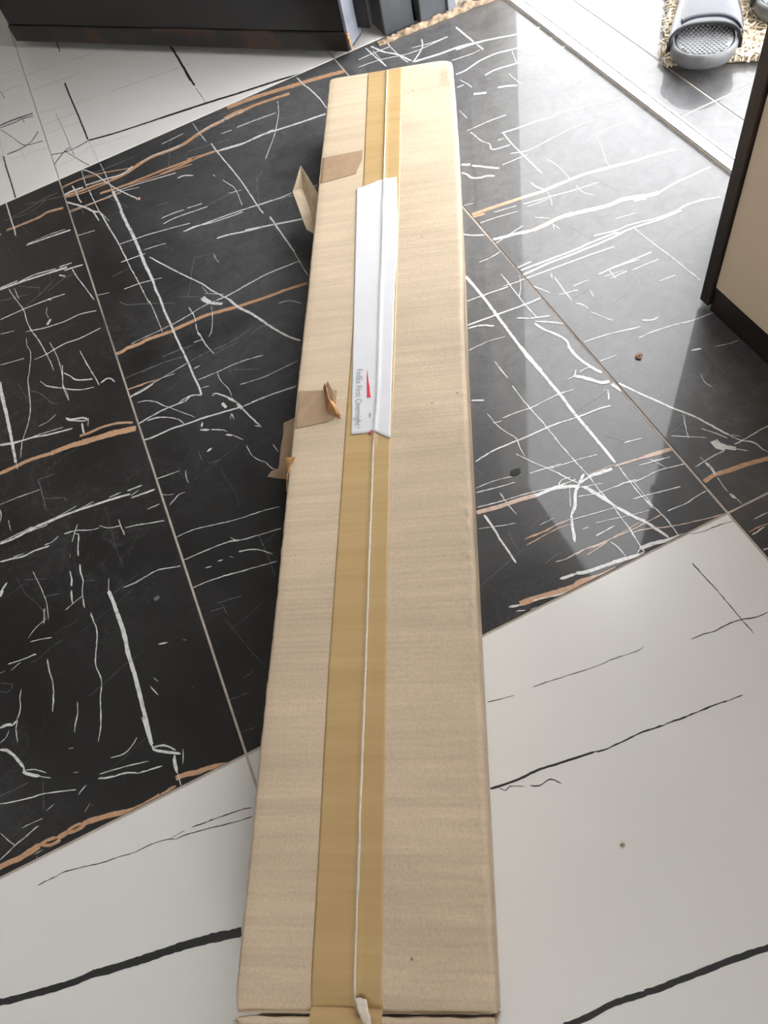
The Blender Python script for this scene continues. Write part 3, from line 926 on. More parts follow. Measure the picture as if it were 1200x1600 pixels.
O6677,8573,64 7027,8499,64 7265,8429,65
O6034,7897,85 6179,7867,87 6316,7783,87 6500,7731,86
O6472,7730,41 6804,7771,42 7078,7766,43 7416,7772,43
O5872,7945,28 6068,7907,28
O6111,7805,58 6285,7738,58
W5234,7498,27 5552,7409,27 5780,7388,27 6187,7275,27 6443,7255,26 6718,7264,27 7120,7130,28
W5496,7322,36 5805,7304,37 6213,7233,37 6522,7215,36
W6443,7255,20 6911,7249,20
W5778,7303,17 5810,6878,17 5857,6418,17 5887,5907,16
W4863,6783,24 5118,6777,24 5391,6758,24 5699,6734,24
W4952,6621,19 5214,6608,19
W5279,6589,19 5450,6576,19 5695,6556,19
W5021,6768,14 5014,6577,14
W5448,6197,19 5693,6167,19
W4852,5722,23 4972,5646,23 5080,5660,20
W4182,5784,18 4483,5719,18 4791,5631,18
W4639,5476,19 4852,5469,19 5155,5417,20 5360,5363,19 5671,5323,19
G5205,6595,16 5240,6415,15 5205,6287,13
W3284,6232,40 3276,5980,40 3298,5682,40 3299,5439,39 3306,5213,38
W3306,5245,40 3300,4896,39 3301,4673,39 3308,4394,38 3312,4154,38 3311,3964,37
W2862,5673,18 2862,5419,17 2875,5195,17 2898,4836,17 2907,4471,17 2923,4240,17 2952,3966,16
W2870,6163,18 2878,5809,18
W2496,5266,18 2719,5248,18 2911,5218,18 3266,5224,18 3491,5189,18
W2356,5263,13 2478,5232,13
W1883,4847,22 2148,4879,22 2457,4862,22 2766,4845,22 3030,4828,22 3321,4778,22 3624,4751,23 3739,4714,23
W2368,5438,14 2384,5231,14 2438,5034,14 2489,4900,14 2459,4745,13 2444,4599,13
W2372,4691,18 2486,4476,18 2613,4276,18 2736,4042,18 2803,3936,18
W1710,4497,15 1933,4480,15 2189,4422,15
W2371,4354,18 2631,4306,18 2769,4278,18
W2619,4286,14 2923,4240,14 3203,4174,14
W1681,4442,17 1922,4379,16 2160,4331,16
W1593,4252,16 1880,4180,16 2175,4124,16 2555,4030,16 2800,4003,16
P1558,4187,58 1848,4121,58 2049,4094,58 2299,4038,58
W2279,4042,44 2544,4011,45 2763,3907,45
W2935,3957,44 3236,3915,44
W2783,3922,25 2943,3952,25
O2964,3985,13 3291,3949,13
W2783,3922,30 2922,4024,31
W2803,3936,38 2681,3826,37 2600,3694,37 2493,3606,37
W2499,3615,29 2409,3433,29 2341,3280,29
W2803,3884,26 2887,3691,25 2963,3508,25 3061,3301,25 3193,3031,25
W2571,4021,12 2650,4080,14 2768,4057,14
W2672,3935,10 2542,3703,9
W2687,3783,14 2921,3710,14 3301,3666,14 3391,3638,14
W2751,3888,12 3039,3795,11
W2952,3966,16 2948,3720,16 2963,3508,16 2956,3048,15
W3317,3906,16 3310,3647,16 3323,3222,15
W3560,4160,19 3779,4104,19
G3421,4396,9 3602,4157,9
W1619,4118,28 1627,3932,28 1628,3758,27
W1931,4294,13 1935,4083,13 1952,3920,13
W1472,3983,10 1684,3899,10 1899,3825,10
W2290,5737,28 2444,5648,28
W3822,5872,38 3810,5693,38 3831,5530,40 3884,5347,41 3932,5235,42
W3617,5377,49 3688,5299,48 3767,5199,48 3843,5096,48 3936,5058,48
W3506,5369,20 3617,5377,18 3691,5458,17
W3696,5389,16 3824,5403,17 3911,5314,17
W3842,4947,20 3767,4811,20
W3795,4983,21 3850,4942,21
W3940,5009,46 3975,4846,46
W4013,4977,29 4104,4779,29
O1937,3594,22 2132,3568,21 2286,3577,21 2465,3560,22
W2460,3551,13 2665,3506,13 2964,3444,13
W2106,3668,11 2300,3673,11
W2596,3230,12 2834,3242,12
W4021,4972,25 4140,4694,25 4219,4538,25 4331,4304,25 4462,4076,25 4520,3939,24 4595,3739,24 4643,3626,24
W4643,3626,15 4740,3552,15
W4636,3617,20 4713,3487,20 4802,3405,20 4827,3270,19 4853,3207,19
W4444,3653,91 4447,3569,97 4497,3504,101
W4493,3514,56 4584,3432,55
W4569,3441,20 4677,3341,20
W4048,3453,16 4177,3467,16 4336,3477,16 4466,3477,16
W4604,3487,16 4785,3497,16 4968,3507,16 5092,3512,16
W4072,3965,15 4204,3870,15 4411,3728,15
W4383,4154,10 4274,3937,10 4229,3827,10
W4426,3871,15 4536,3719,15 4600,3598,15
O4013,3241,54 4154,3259,56 4342,3224,58 4535,3198,58 4801,3141,59
W4185,3449,33 4192,3340,31 4169,3251,30
W4180,3545,12 4185,3449,12
W4171,3224,12 4151,3083,12 4150,2997,12
W4152,2971,37 4171,2886,37
W4178,2894,15 4178,2784,15
W5060,4944,32 5180,4896,32
W5339,4839,17 5489,4787,17 5634,4766,16
W4923,4557,11 4886,4412,12 4919,4315,13
W3516,3794,18 3690,3761,18 3898,3716,18
W3679,3809,13 3768,3622,13
W3134,3674,17 3242,3675,17 3421,3620,17 3681,3621,17 3976,3549,17
W3206,3440,18 3475,3383,18 3756,3313,19
W3440,3117,16 3659,3100,16 3797,3118,15 3961,3126,15
O3278,3930,27 3473,3893,27 3667,3856,27
O3648,3860,53 3824,3829,53 3988,3796,53
W3347,3638,12 3347,3258,12
P2268,3133,15 2402,3151,16 2572,3125,16 2753,3117,16 2934,3108,16 3163,3108,16 3371,3109,16
P2952,3074,16 3131,3031,16 3371,2928,16 3683,2844,16 3972,2772,16
O2414,3121,12 2587,3116,12 2951,3134,12 3179,3148,12
W2826,3869,34 2932,3627,33 2985,3444,33 3074,3257,33 3163,3108,33 3218,2945,32 3257,2824,32
W2957,3143,16 2930,2794,16
W3320,3373,18 3365,3100,17 3365,2802,17
W2914,2861,46 3066,2844,46 3277,2794,46 3444,2769,46
W2148,2937,43 2264,2895,42 2507,2862,42 2694,2836,42 2925,2786,42
W2851,2828,21 2914,2861,21
W2679,3099,17 2720,2971,17 2723,2804,16
W2587,3230,12 2834,3242,12
W2504,3383,11 2581,3371,11
W2670,3380,10 2992,3292,10 3281,3222,10
O2071,2812,59 2192,2812,60 2323,2795,60
O4022,2473,19 4144,2472,19 4266,2460,19
W4026,2425,14 4206,2448,14
W4164,2578,12 4355,2573,12
W4012,2225,36 4075,2216,36
O1427,2912,68 1578,2896,68 1775,2854,68 1991,2812,68 2071,2812,67
O2066,2820,59 2162,2829,60 2267,2804,61
O2258,2804,38 2418,2787,37 2567,2783,37
W1301,2937,30 1430,2900,30
W1569,2879,20 1830,2812,20 2013,2782,20
W1960,2962,37 2107,2937,37 2154,2931,37
W1345,2855,20 1443,2817,20
W1492,2797,16 1619,2776,16
W1625,3772,25 1633,3538,24 1635,3372,24
P2023,3171,16 2150,3142,16 2278,3151,15 2438,3142,16 2566,3116,16
P2375,3073,15 2529,3091,15 2664,3108,15
O1848,3512,16 2042,3522,16 2258,3532,16 2427,3496,17
O1874,3594,20 2032,3576,20 2201,3577,20
W2452,3531,29 2409,3433,29 2367,3313,29
W2589,3234,16 2834,3242,16
W2506,3385,12 2575,3362,12
K-4920,1663,61 -5908,1849,61 -6893,2082,61 -8093,2325,62
K-118,-605,46 -685,-597,45 -1323,-552,45 -1986,-436,45
K1701,-797,50 2461,-865,50 3128,-970,51
K3589,1629,14 4226,1542,14 4917,1535,14
O-4049,8215,64 -5440,8332,64 -7001,8560,63
O-4758,2883,64 -5492,2884,62 -6343,2978,61
O-3288,13941,65 -4709,14009,62 -6086,14419,61
W-3498,12361,49 -4941,12544,48 -6360,12871,47
W-4212,6988,34 -5428,7052,34 -6797,7214,33
W-4672,3530,16 -5565,3855,17 -6623,4063,17
"""


def catmull(P, n):
    out = []
    for i in range(len(P) - 1):
        p0, p1, p2, p3 = P[max(i - 1, 0)], P[i], P[i + 1], P[min(i + 2, len(P) - 1)]
        seg = math.hypot(p2[0] - p1[0], p2[1] - p1[1])
        k = max(1, min(30, int(seg / n)))
        for s in range(k):
            t = s / k
            out.append([0.5 * (2 * p1[a] + (p2[a] - p0[a]) * t + (2 * p0[a] - 5 * p1[a] + 4 * p2[a] - p3[a]) * t * t
                               + (3 * p1[a] - p0[a] - 3 * p2[a] + p3[a]) * t ** 3) for a in range(3)])
    out.append(list(P[-1]))
    return out


vein_geo = {}
tile_count = {}
LIFT = {'F': 0.00006, 'G': 0.00008, 'K': 0.0001, 'O': 0.0001, 'P': 0.00012, 'W': 0.00014}
HAIR = []                            # faint hairlines that run with the bold veins
HR = random.Random(21)
for (hx0, hx1, hy0, hy1, cnt) in ((-0.75, X1, 0.28, 1.48, 60), (X1, X2, 0.28, 1.48, 90), (X2, 0.75, 0.28, 1.46, 50), (X2, 0.75, -0.3, 0.277, 12)):
    for k in range(cnt):
        x, y = HR.uniform(hx0 + 0.01, hx1 - 0.01), HR.uniform(hy0 + 0.01, hy1 - 0.01)
        d_ = math.radians(HR.gauss(12, 7) if HR.random() < 0.72 else HR.gauss(98, 12))
        l_ = HR.uniform(0.015, 0.10)
        w_ = HR.uniform(3, 6)
        HAIR.append('G' + ' '.join('%d,%d,%d' % (round((x + math.cos(d_) * l_ * t + HR.uniform(-.002, .002)) * 1e4),
                                                  round((y + math.sin(d_) * l_ * t + HR.uniform(-.002, .002)) * 1e4), round(w_)) for t in (0, 0.33, 0.66, 1)))
# the printed pattern repeats on the tiles farther left
MORE = []


def shifted(ln, dx):
    return ln[0] + ' '.join('%d,%s' % (int(p.split(',')[0]) + round(dx * 1e4), p.split(',', 1)[1]) for p in ln[1:].split())


for ln in VEINS.split('\n'):
    ln = ln.strip()
    if not ln:
        continue
    pts = [[int(t) * 1e-4 for t in p.split(',')] for p in ln[1:].split()]
    mx = sum(q[0] for q in pts) / len(pts)
    my = sum(q[1] for q in pts) / len(pts)
    if X1 < mx < X2:
        if max(q[0] for q in pts) - TW < -0.55 + (my - 0.28) * 0.13:
            MORE.append(shifted(ln, -TW))
        MORE.append(shifted(ln, -2 * TW))
        if my > Y2 or my < Y1:
            MORE.append(shifted(ln, -3 * TW))
for ln in VEINS.split('\n') + HAIR + MORE:
    ln = ln.strip()
    if not ln:
        continue
    col = ln[0]
    P = [[int(t) * 1e-4 for t in p.split(',')] for p in ln[1:].split()]
    Q = catmull(P, 0.0035)
    mx = sum(p[0] for p in P) / len(P)
    my = sum(p[1] for p in P) / len(P)
    tl = None
    for t in TILES:
        if t[0] <= mx <= t[1] and t[2] <= my <= t[3]:
            tl = t
    if tl is None:
        continue
    x0, x1, y0, y1, o = tl
    cx, cy = (x0 + x1) / 2, (y0 + y1) / 2
    vs_, fs = vein_geo.setdefault((o.name, col), ([], []))
    base = len(vs_)
    seed = R.random() * 50
    tile_count[o.name] = tile_count.get(o.name, 0) + 1
    zi = tile_count[o.name] * 1.5e-6
    n = len(Q)
    for i, (x, y, w) in enumerate(Q):
        a, b = Q[max(i - 1, 0)], Q[min(i + 1, n - 1)]
        tx, ty = b[0] - a[0], b[1] - a[1]
        l = math.hypot(tx, ty) or 1
        nx, ny = -ty / l, tx / l
        s = i * 0.9 + seed
        j = n3(s * 0.8, 3.1) * 0.0006 + n3(s * 0.2, 9.7) * 0.0006
        hw = w / 2 * (0.74 + 0.5 * n3(s * 1.3, 5.5)) if w < 0.0022 else w / 2 * (0.97 + 0.2 * n3(s * 1.3, 5.5))
        if i in (0, n - 1):
            hw *= 0.35 if w < 0.004 else 0.92
        k = 0.0
        for sg in (-1, 1):
            vx = x + nx * (j + sg * hw + k)
            vy = y + ny * (j + sg * hw + k)
            vx = min(max(vx, x0 + G2 + 0.0002), x1 - G2 - 0.0002)
            vy = min(max(vy, y0 + G2 + 0.0002), y1 - G2 - 0.0002)
            vs_.append((vx - cx, vy - cy, LIFT[col] + zi))
        if i:
            q = base + 2 * i
            fs.append((q - 2, q, q + 1, q - 1))
VN = {'W': 'white_veins', 'G': 'grey_veins', 'O': 'copper_veins', 'P': 'pale_copper_veins', 'K': 'black_veins', 'F': 'faint_veins'}
for (tn, col), (vs_, fs) in vein_geo.items():
    o = mesh(VN[col], vs_, fs, MAT[col], bpy.data.objects[tn])
    me = o.data
    bm = bmesh.new(); bm.from_mesh(me)
    for f in bm.faces:
        f.normal_update()
        if f.normal.z < 0:
            f.normal_flip()
    bm.to_mesh(me); bm.free()
    tag(o, kind='stuff')

# walls and ceiling
WX0, WX1 = 0.700, 0.800
bm = bmesh.new()
box_bm(bm, WX0, WX1, ROOM_Y0, 0.688, -0.0, ROOM_H)
box_bm(bm, WX0, WX1, 0.688, 1.478, 1.93, ROOM_H)
box_bm(bm, WX0 - 0.02, WX1, 1.478, ROOM_Y1, -0.0, ROOM_H)
me = bpy.data.meshes.new('wall_right'); bm.to_mesh(me); bm.free(); me.materials.append(MAT['wall'])
tag(link(bpy.data.objects.new('wall_right', me)), 'cream outer wall with the open doorway', kind='structure')
tag(box('wall_front', ROOM_X0, WX1, ROOM_Y1, ROOM_Y1 + 0.12, 0, ROOM_H, MAT['wall']), 'cream wall behind the black door', kind='structure')
tag(box('ceiling', ROOM_X0 - 0.1, WX1, ROOM_Y0 - 0.1, ROOM_Y1 + 0.1, ROOM_H, ROOM_H + 0.12, MAT['ceil']), 'white ceiling', kind='structure')
# back wall; its unseen window is added to let in fill light
WA, WB, WZ0, WZ1 = -1.20, 0.50, 0.90, 1.92
bm = bmesh.new()
box_bm(bm, ROOM_X0, WA, ROOM_Y0 - 0.12, ROOM_Y0, 0, ROOM_H)
box_bm(bm, WB, WX1, ROOM_Y0 - 0.12, ROOM_Y0, 0, ROOM_H)
box_bm(bm, WA, WB, ROOM_Y0 - 0.12, ROOM_Y0, 0, WZ0)
box_bm(bm, WA, WB, ROOM_Y0 - 0.12, ROOM_Y0, WZ1, ROOM_H)
me = bpy.data.meshes.new('wall_back'); bm.to_mesh(me); bm.free(); me.materials.append(MAT['wall'])
tag(link(bpy.data.objects.new('wall_back', me)), 'cream wall behind the camera with an added fill-light window', kind='structure')
win = tag(empty('fill_window_1', ((WA + WB) / 2, ROOM_Y0 - 0.06, WZ0)), 'unseen two-pane window added behind the camera for fill light', kind='structure')
hw_, hh_ = (WB - WA) / 2, WZ1 - WZ0
for x in (-hw_ + 0.02, 0.0, hw_ - 0.02):
    box('fill_window_frame', x - 0.02, x + 0.02, -0.02, 0.02, 0.04, hh_ - 0.04, MAT['alu'], win)
for z in (0.02, hh_ - 0.02):
    box('fill_window_frame', -hw_, hw_, -0.02, 0.02, z - 0.02, z + 0.02, MAT['alu'], win)
gm = bpy.data.materials.new('fill_window_glass'); gm.use_nodes = True
gt = gm.node_tree; gt.nodes.clear()
g1 = gt.nodes.new('ShaderNodeBsdfTransparent'); g2 = gt.nodes.new('ShaderNodeBsdfGlossy'); g2.inputs['Roughness'].default_value = 0.02
gmx = gt.nodes.new('ShaderNodeMixShader'); gmx.inputs[0].default_value = 0.08; go = gt.nodes.new('ShaderNodeOutputMaterial')
gt.links.new(g1.outputs[0], gmx.inputs[1]); gt.links.new(g2.outputs[0], gmx.inputs[2]); gt.links.new(gmx.outputs[0], go.inputs[0])
for x0, x1 in ((-hw_ + 0.04, -0.02), (0.02, hw_ - 0.04)):
    box('fill_window_pane', x0, x1, -0.003, 0.003, 0.04, hh_ - 0.04, gm, win)
tag(box('wall_left', ROOM_X0 - 0.12, ROOM_X0, ROOM_Y0, ROOM_Y1, 0, ROOM_H, MAT['wall']), 'cream wall on the left', kind='structure')

# door track (aluminium sill of the doorway)
TY0, TY1 = 0.690, 1.462
trk = tag(empty('trim_1', ((TRK0 + TRK1) / 2, (TY0 + TY1) / 2, 0)), 'white aluminium door track across the threshold', kind='structure')
hl = (TY1 - TY0) / 2
hwid = (TRK1 - TRK0) / 2
box('track_base', -hwid, hwid, -hl, hl, -0.012, 0.0025, MAT['alu'], trk, 0.0006)
for k, x in enumerate((-0.0095, -0.0045, -0.001, 0.0025, 0.006, 0.0097)):
    w_ = 0.0016 if k in (0, 5) else 0.0007
    box('track_ridge', x - w_, x + w_, -hl, hl, 0.0025, 0.0058 if k in (0, 5) else 0.0040, MAT['alu'], trk)

# ------------------------------------------------------------------ black steel door leaf, standing open
A = Vector((0.4233, 1.4599, 0)); E_ = Vector((-0.1858, 2.0994, 0))
ld = (E_ - A); LEAF = ld.length; ld.normalize()
ang = math.atan2(ld.y, ld.x)
door = tag(empty('door_1', (A.x, A.y, 0.0), ang), 'black glossy steel door leaf standing open over the white tiles', kind='structure')
# local x runs along the leaf, local -y points away from the camera (the back)
TH = 0.064
box('leaf', 0.004, LEAF, -TH, -0.003, 0.048, 2.02, MAT['leaf'], door, 0.004)
rl = box('bottom_rail', 0.0, LEAF + 0.002, -TH, 0.0, 0.014, 0.050, MAT['rail'], door, 0.003)
tag(rl, 'rust-stained bottom rail')
box('edge_cap', -0.002, 0.0045, -TH + 0.002, -0.004, 0.020, 2.02, MAT['leaf_edge'], door, 0.001)
bm = bmesh.new()
for q in range(3):
    box_bm(bm, -0.0035, -0.0005, -0.010 + q * 0.002, -0.005 + q * 0.002, 0.016 + q * 0.011, 0.024 + q * 0.012)
me = bpy.data.meshes.new('paint_chip'); bm.to_mesh(me); bm.free(); me.materials.append(MAT['torn'])
link(bpy.data.objects.new('paint_chip', me), door)
for z in (0.25, 1.0, 1.75):
    bm = bmesh.new()
    bmesh.ops.create_cone(bm, cap_ends=True, segments=14, radius1=0.009, radius2=0.009, depth=0.11,
                          matrix=Matrix.Translation((-0.012, -TH + 0.004, z)))
    me = bpy.data.meshes.new('hinge'); bm.to_mesh(me); bm.free(); me.materials.append(MAT['steel'])
    link(bpy.data.objects.new('hinge', me), door)
box('flange', -0.030, -0.0015, -TH + 0.0005, -TH + 0.016, 0.034, 2.02, MAT['leaf'], door, 0.001)
bm = bmesh.new()
bmesh.ops.create_cone(bm, cap_ends=True, segments=16, radius1=0.011, radius2=0.011, depth=0.05,
                      matrix=Matrix.Translation((LEAF - 0.07, 0.020, 1.0)) @ Matrix.Rotation(math.pi / 2, 4, 'X'))
box_bm(bm, LEAF - 0.19, LEAF - 0.058, 0.036, 0.052, 0.990, 1.010, 0.004)
me = bpy.data.meshes.new('door_handle'); bm.to_mesh(me); bm.free(); me.materials.append(MAT['alu'])
link(bpy.data.objects.new('door_handle', me), door)

# steel door frame posts and the sandy mortar at their foot
fr = tag(empty('trim_2', (0.58, 1.50, 0)), 'dark steel door frame with sandy mortar along its foot', kind='structure')
box('post', -0.070, -0.004, -0.016, 0.075, 0.001, 1.93, MAT['steel'], fr, 0.003)
box('post_web', -0.004, 0.004, -0.004, 0.075, 0.001, 1.93, MAT['leaf'], fr)
box('post', 0.004, 0.062, -0.030, 0.075, 0.001, 1.93, MAT['steel'], fr, 0.003)
box('post_edge', 0.0625, 0.080, -0.036, 0.075, 0.001, 1.93, MAT['leaf_edge'], fr, 0.002)


def mortar(u, v):
    x = -0.092 + u * 0.28
    yc = -0.028 - 0.016 * u + 0.004 * n3(x * 40, 2)
    hwid = 0.009 + 0.006 * n3(x * 30, 7)
    y = yc + (v - 0.5) * 2 * hwid
    h = max(0.0, 1 - (2 * v - 1) ** 2) ** 0.6
    z = 0.0002 + h * (0.007 + 0.006 * n3(x * 55, y * 70, 3) + 0.004 * n3(x * 160, y * 160, 5)) * (0.25 + min(1, u * 12) * 0.75)
    return (x, y + 0.002 * n3(x * 200, v * 9), max(z, 0.0002))


vs_, fs = grid(110, 12, mortar)
mesh('mortar_strip', vs_, fs, MAT['mortar'], fr, True)


def rubble(u, v):
    x = 0.081 + u * 0.095
    z = v * 0.20
    y = -0.030 + 0.012 * n3(x * 45, z * 45, 1) + 0.008 * n3(x * 120, z * 120, 4)
    return (x, y, z + 0.001)


vs_, fs = grid(26, 40, rubble)
mesh('broken_plaster', vs_, fs, MAT['plaster'], fr, True)

# ------------------------------------------------------------------ long cardboard box
BA = math.radians(64.78)
Dv = Vector((math.cos(BA), math.sin(BA))); Nv = Vector((math.sin(BA), -math.cos(BA)))
BO = Dv * (-0.05) + Nv * (-0.0374)
carton = empty('cardboard_box', (BO.x, BO.y, 0), BA)
tag(carton, 'long flat brown cardboard box with tape and a white label lying on the floor', 'box')
BW_, BL, BH, SEAM = 0.2062, 1.305, 0.100, 0.1068


def u_end(v):
    e = 1.3045 + (v - 0.0225) * 0.033
    if v < 0.022:
        t = (0.022 - v) / 0.026
        e -= 0.022 * (1 - math.sqrt(max(0, 1 - min(1, t) ** 2)))
    if v > 0.199:
        e -= 0.004 * ((v - 0.199) / 0.007) ** 2
    return e


def u_start(v):
    return -0.0060 + (1 - v / BW_) * 0.006


def ztop(u, v):
    z = BH + 0.0007 * n3(u * 6, v * 9, 1) + 0.00035 * n3(u * 22, v * 16, 4)
    d = u - u_start(v)
    if d < 0.030:                       # creased down towards the near end
        z -= 0.0085 * (1 - max(0.0, d - 0.003) / 0.027) ** 2.2 if d > 0.003 else 0.0085
    de = u_end(v) - u
    if de < 0.02:
        z -= 0.0022 * (1 - de / 0.02) ** 2
    if v < SEAM:
        z += 0.0008
    return z


def bulge(u):                           # the right side swells out towards the far end
    return -0.0045 * max(0, math.sin(math.pi * min(1, max(0, (u - 0.72) / 0.62)))) ** 0.8


def flap(side):
    if side == 'right':
        prof = [(-0.0008, -0.024), (-0.0009, -0.012), (-0.0007, -0.0050), (0.0004, -0.0016), (0.0024, -0.0003), (0.0045, 0.0), (0.0065, 0.0), (0.0085, 0.0)]
        vsx = [0.0085 + (SEAM - 0.0006 - 0.0085) * k / 12 for k in range(1, 13)]
        prof += [(v, 0.0) for v in vsx]
    else:
        vsx = [SEAM + 0.0006 + (BW_ - 0.003 - SEAM - 0.0006) * k / 11 for k in range(12)]
        prof = [(v, 0.0) for v in vsx] + [(BW_ - 0.0010, -0.0006), (BW_ + 0.0001, -0.0022), (BW_ + 0.0004, -0.009), (BW_ + 0.0003, -0.018)]
    nU = 420
    vs_, fs = [], []
    m = len(prof)
    for i in range(nU + 1):
        for j, (v, dz) in enumerate(prof):
            u0, u1 = u_start(v) + 0.0035, u_end(v)
            u = u0 + (u1 - u0) * i / nU
            vv = v
            if side == 'right':
                k = max(0, 1 - v / 0.03)
                vv = v + bulge(u) * k
                if v < 0.0085:
                    vv += 0.0006 * n3(u * 30, j) + 0.0004 * n3(u * 90, j)
            elif v > BW_ - 0.004:
                vv = v + 0.0012 * n3(u * 7, 2) + 0.0007 * n3(u * 60, j) + 0.0004 * n3(u * 170, j)
            z = ztop(u, min(max(v, 0.004), BW_ - 0.002)) + dz
            if side == 'right' and v < 0.012 and u > 1.22:       # far corner pushed up into a fold
                z += 0.003 * math.sin(min(1, (u - 1.22) / 0.07) * math.pi)
            if side == 'right' and 0.002 < v < 0.0080 and u < 0.62:        # crumpled, dented edge
                z += 0.0016 * n3(u * 130, v * 300, 2) * min(1, (0.62 - u) * 4)
            vs_.append((u, vv, z))
    for i in range(nU):
        for j in range(m - 1):
            a = i * m + j
            fs.append((a, a + m, a + m + 1, a + 1))
    o = mesh('top_flap', vs_, fs, MAT['card'], carton, True)
    solidify(o, 0.0028)
    return o


flap('right')
flap('left')
# carton body: walls and bottom, rounded a little, swollen on the right
prof = [(0.004, 0.0005), (0.0008, 0.003), (0.0004, 0.02), (0.0004, 0.05), (0.0006, 0.080), (0.004, 0.0925),
        (BW_ - 0.004, 0.0925), (BW_ - 0.001, 0.080), (BW_ - 0.0008, 0.05), (BW_ - 0.0008, 0.02), (BW_ - 0.001, 0.003), (BW_ - 0.004, 0.0005)]
nU, m = 60, len(prof)
vs_, fs = [], []
for i in range(nU + 1):
    for j, (v, z) in enumerate(prof):
        u0, u1 = u_start(v) + 0.003, u_end(v) - 0.002
        u = u0 + (u1 - u0) * i / nU
        vv = v + (bulge(u) if v < 0.01 else 0) * (0.6 + 0.4 * z / 0.1)
        vs_.append((u, vv, z))
for i in range(nU):
    for j in range(m):
        a, b = i * m + j, i * m + (j + 1) % m
        fs.append((a, b, b + m, a + m))
fs.append(tuple(range(m - 1, -1, -1)))
fs.append(tuple(nU * m + k for k in range(m)))
mesh('carton_body', vs_, fs, MAT['card'], carton, False)


# near end flap, its upper lip bulging out past the crease
def endflap(u, v):
    vv = 0.001 + v * (BW_ - 0.002)
    prof = [(0.0010, 0.0900), (0.0002, 0.0965), (-0.0030, 0.0975), (-0.0070, 0.0950), (-0.0100, 0.0910), (-0.0110, 0.083),
            (-0.0090, 0.060), (-0.0070, 0.030), (-0.0050, 0.004)]
    k = u * (len(prof) - 1); a = min(int(k), len(prof) - 2); t = k - a
    x = prof[a][0] * (1 - t) + prof[a + 1][0] * t
    z = prof[a][1] * (1 - t) + prof[a + 1][1] * t
    edge = min(v, 1 - v)
    s = min(1, edge / 0.06) ** 0.5
    x = u_start(vv) + x * (0.45 + 0.55 * s) + 0.0012 * n3(vv * 60, u * 4)
    return (x, vv, z - (1 - s) * 0.002 + 0.0006 * n3(vv * 80, u * 5, 2))


vs_, fs = grid(24, 40, endflap)
o = mesh('end_flap', vs_, fs, MAT['card'], carton, True)
solidify(o, 0.002, 1)


def far_end(u, v):
    vv = 0.006 + u * (BW_ - 0.010)
    return (u_end(vv) - 0.0005 + 0.0008 * n3(vv * 30, v * 4), vv, 0.004 + v * 0.088)


vs_, fs = grid(20, 8, far_end)
solidify(mesh('end_flap', vs_, fs, MAT['card'], carton, True), 0.002, 1)


def lerp_tab(tab, u):
    if u <= tab[0][0]: return tab[0][1]
    for (a, x), (b, y) in zip(tab, tab[1:]):
        if u <= b:
            return x + (y - x) * (u - a) / (b - a)
    return tab[-1][1]


TAPE_L = [(0.0, 0.144), (0.13, 0.1442), (0.2655, 0.1452), (0.4115, 0.1438), (0.6306, 0.1413), (1.0221, 0.1370), (1.31, 0.1393)]
TAPE_R = [(0.0, 0.0865), (0.155, 0.0875), (0.2634, 0.0878), (0.40, 0.0882), (0.53, 0.0880), (0.623, 0.0850), (0.9943, 0.0817), (1.30, 0.0813)]
SEAM_T = [(0.0, 0.1085), (0.15, 0.109), (0.264, 0.1083), (0.40, 0.1086), (0.53, 0.1080), (0.6256, 0.1048), (1.0147, 0.1058), (1.31, 0.1064)]


def surf(u, v, lift=0.0):               # top of the flaps, with the ridge of the seam under tape and label
    d = (v - lerp_tab(SEAM_T, u)) / 0.0022
    return ztop(u, v) + lift + 0.0011 * math.exp(-d * d)


def strip(name, ua, ub, va, vb, mat, lift, nu=160, nv=26, parent=None):
    def fn(a, b):
        u = ua + (ub - ua) * a
        v = va(u) + (vb(u) - va(u)) * b
        return (u, v, surf(u, v, lift))
    vs_, fs = grid(nu, nv, fn)
    return mesh(name, vs_, fs, mat, parent or carton, True)


tp = strip('packing_tape', 0.0035, 1.302, lambda u: lerp_tab(TAPE_R, u), lambda u: lerp_tab(TAPE_L, u), MAT['tape'], 0.00035)
solidify(tp, 0.0001, 1)


def over_end(a, b):                     # the tape runs down over the far end
    u = 1.302 + 0.0
    v = 0.0815 + 0.0575 * b
    ue = u_end(v)
    path = [(1.302, surf(1.302, v, 0.00035)), (ue + 0.0005, 0.0978), (ue + 0.0030, 0.093), (ue + 0.0033, 0.055)]
    k = a * 3; i = min(int(k), 2); t = k - i
    return (path[i][0] * (1 - t) + path[i + 1][0] * t, v, path[i][1] * (1 - t) + path[i + 1][1] * t)


vs_, fs = grid(9, 12, over_end)
mesh('tape_end', vs_, fs, MAT['tape'], tp, True)


def near_end(a, b):
    v = 0.0868 + 0.0572 * b
    us = u_start(v)
    path = [(0.0036, surf(0.0036, v, 0.0004) - 0.0016), (us + 0.001, 0.0972), (us - 0.003, 0.0972), (us - 0.007, 0.0956), (us - 0.0105, 0.0915), (us - 0.0118, 0.086)]
    k = a * 5; i = min(int(k), 4); t = k - i
    return (path[i][0] * (1 - t) + path[i + 1][0] * t, v, path[i][1] * (1 - t) + path[i + 1][1] * t + 0.0016)


vs_, fs = grid(20, 14, near_end)
mesh('tape_end', vs_, fs, MAT['tape'], tp, True)


def seam_edge(a, b):
    u = 0.006 + (1.300 - 0.006) * a
    v = lerp_tab(SEAM_T, u) + (b - 0.5) * (0.0026 + 0.0009 * n3(u * 40, 3)) + 0.0004 * n3(u * 60, 8)
    return (u, v, surf(u, v, 0.00055) + 0.0006 * (1 - (2 * b - 1) ** 2))


vs_, fs = grid(260, 4, seam_edge)
sm = mesh('seam_edge', vs_, fs, MAT['card_edge'], carton, True)
tag(sm, 'pale raised edge along the taped seam')
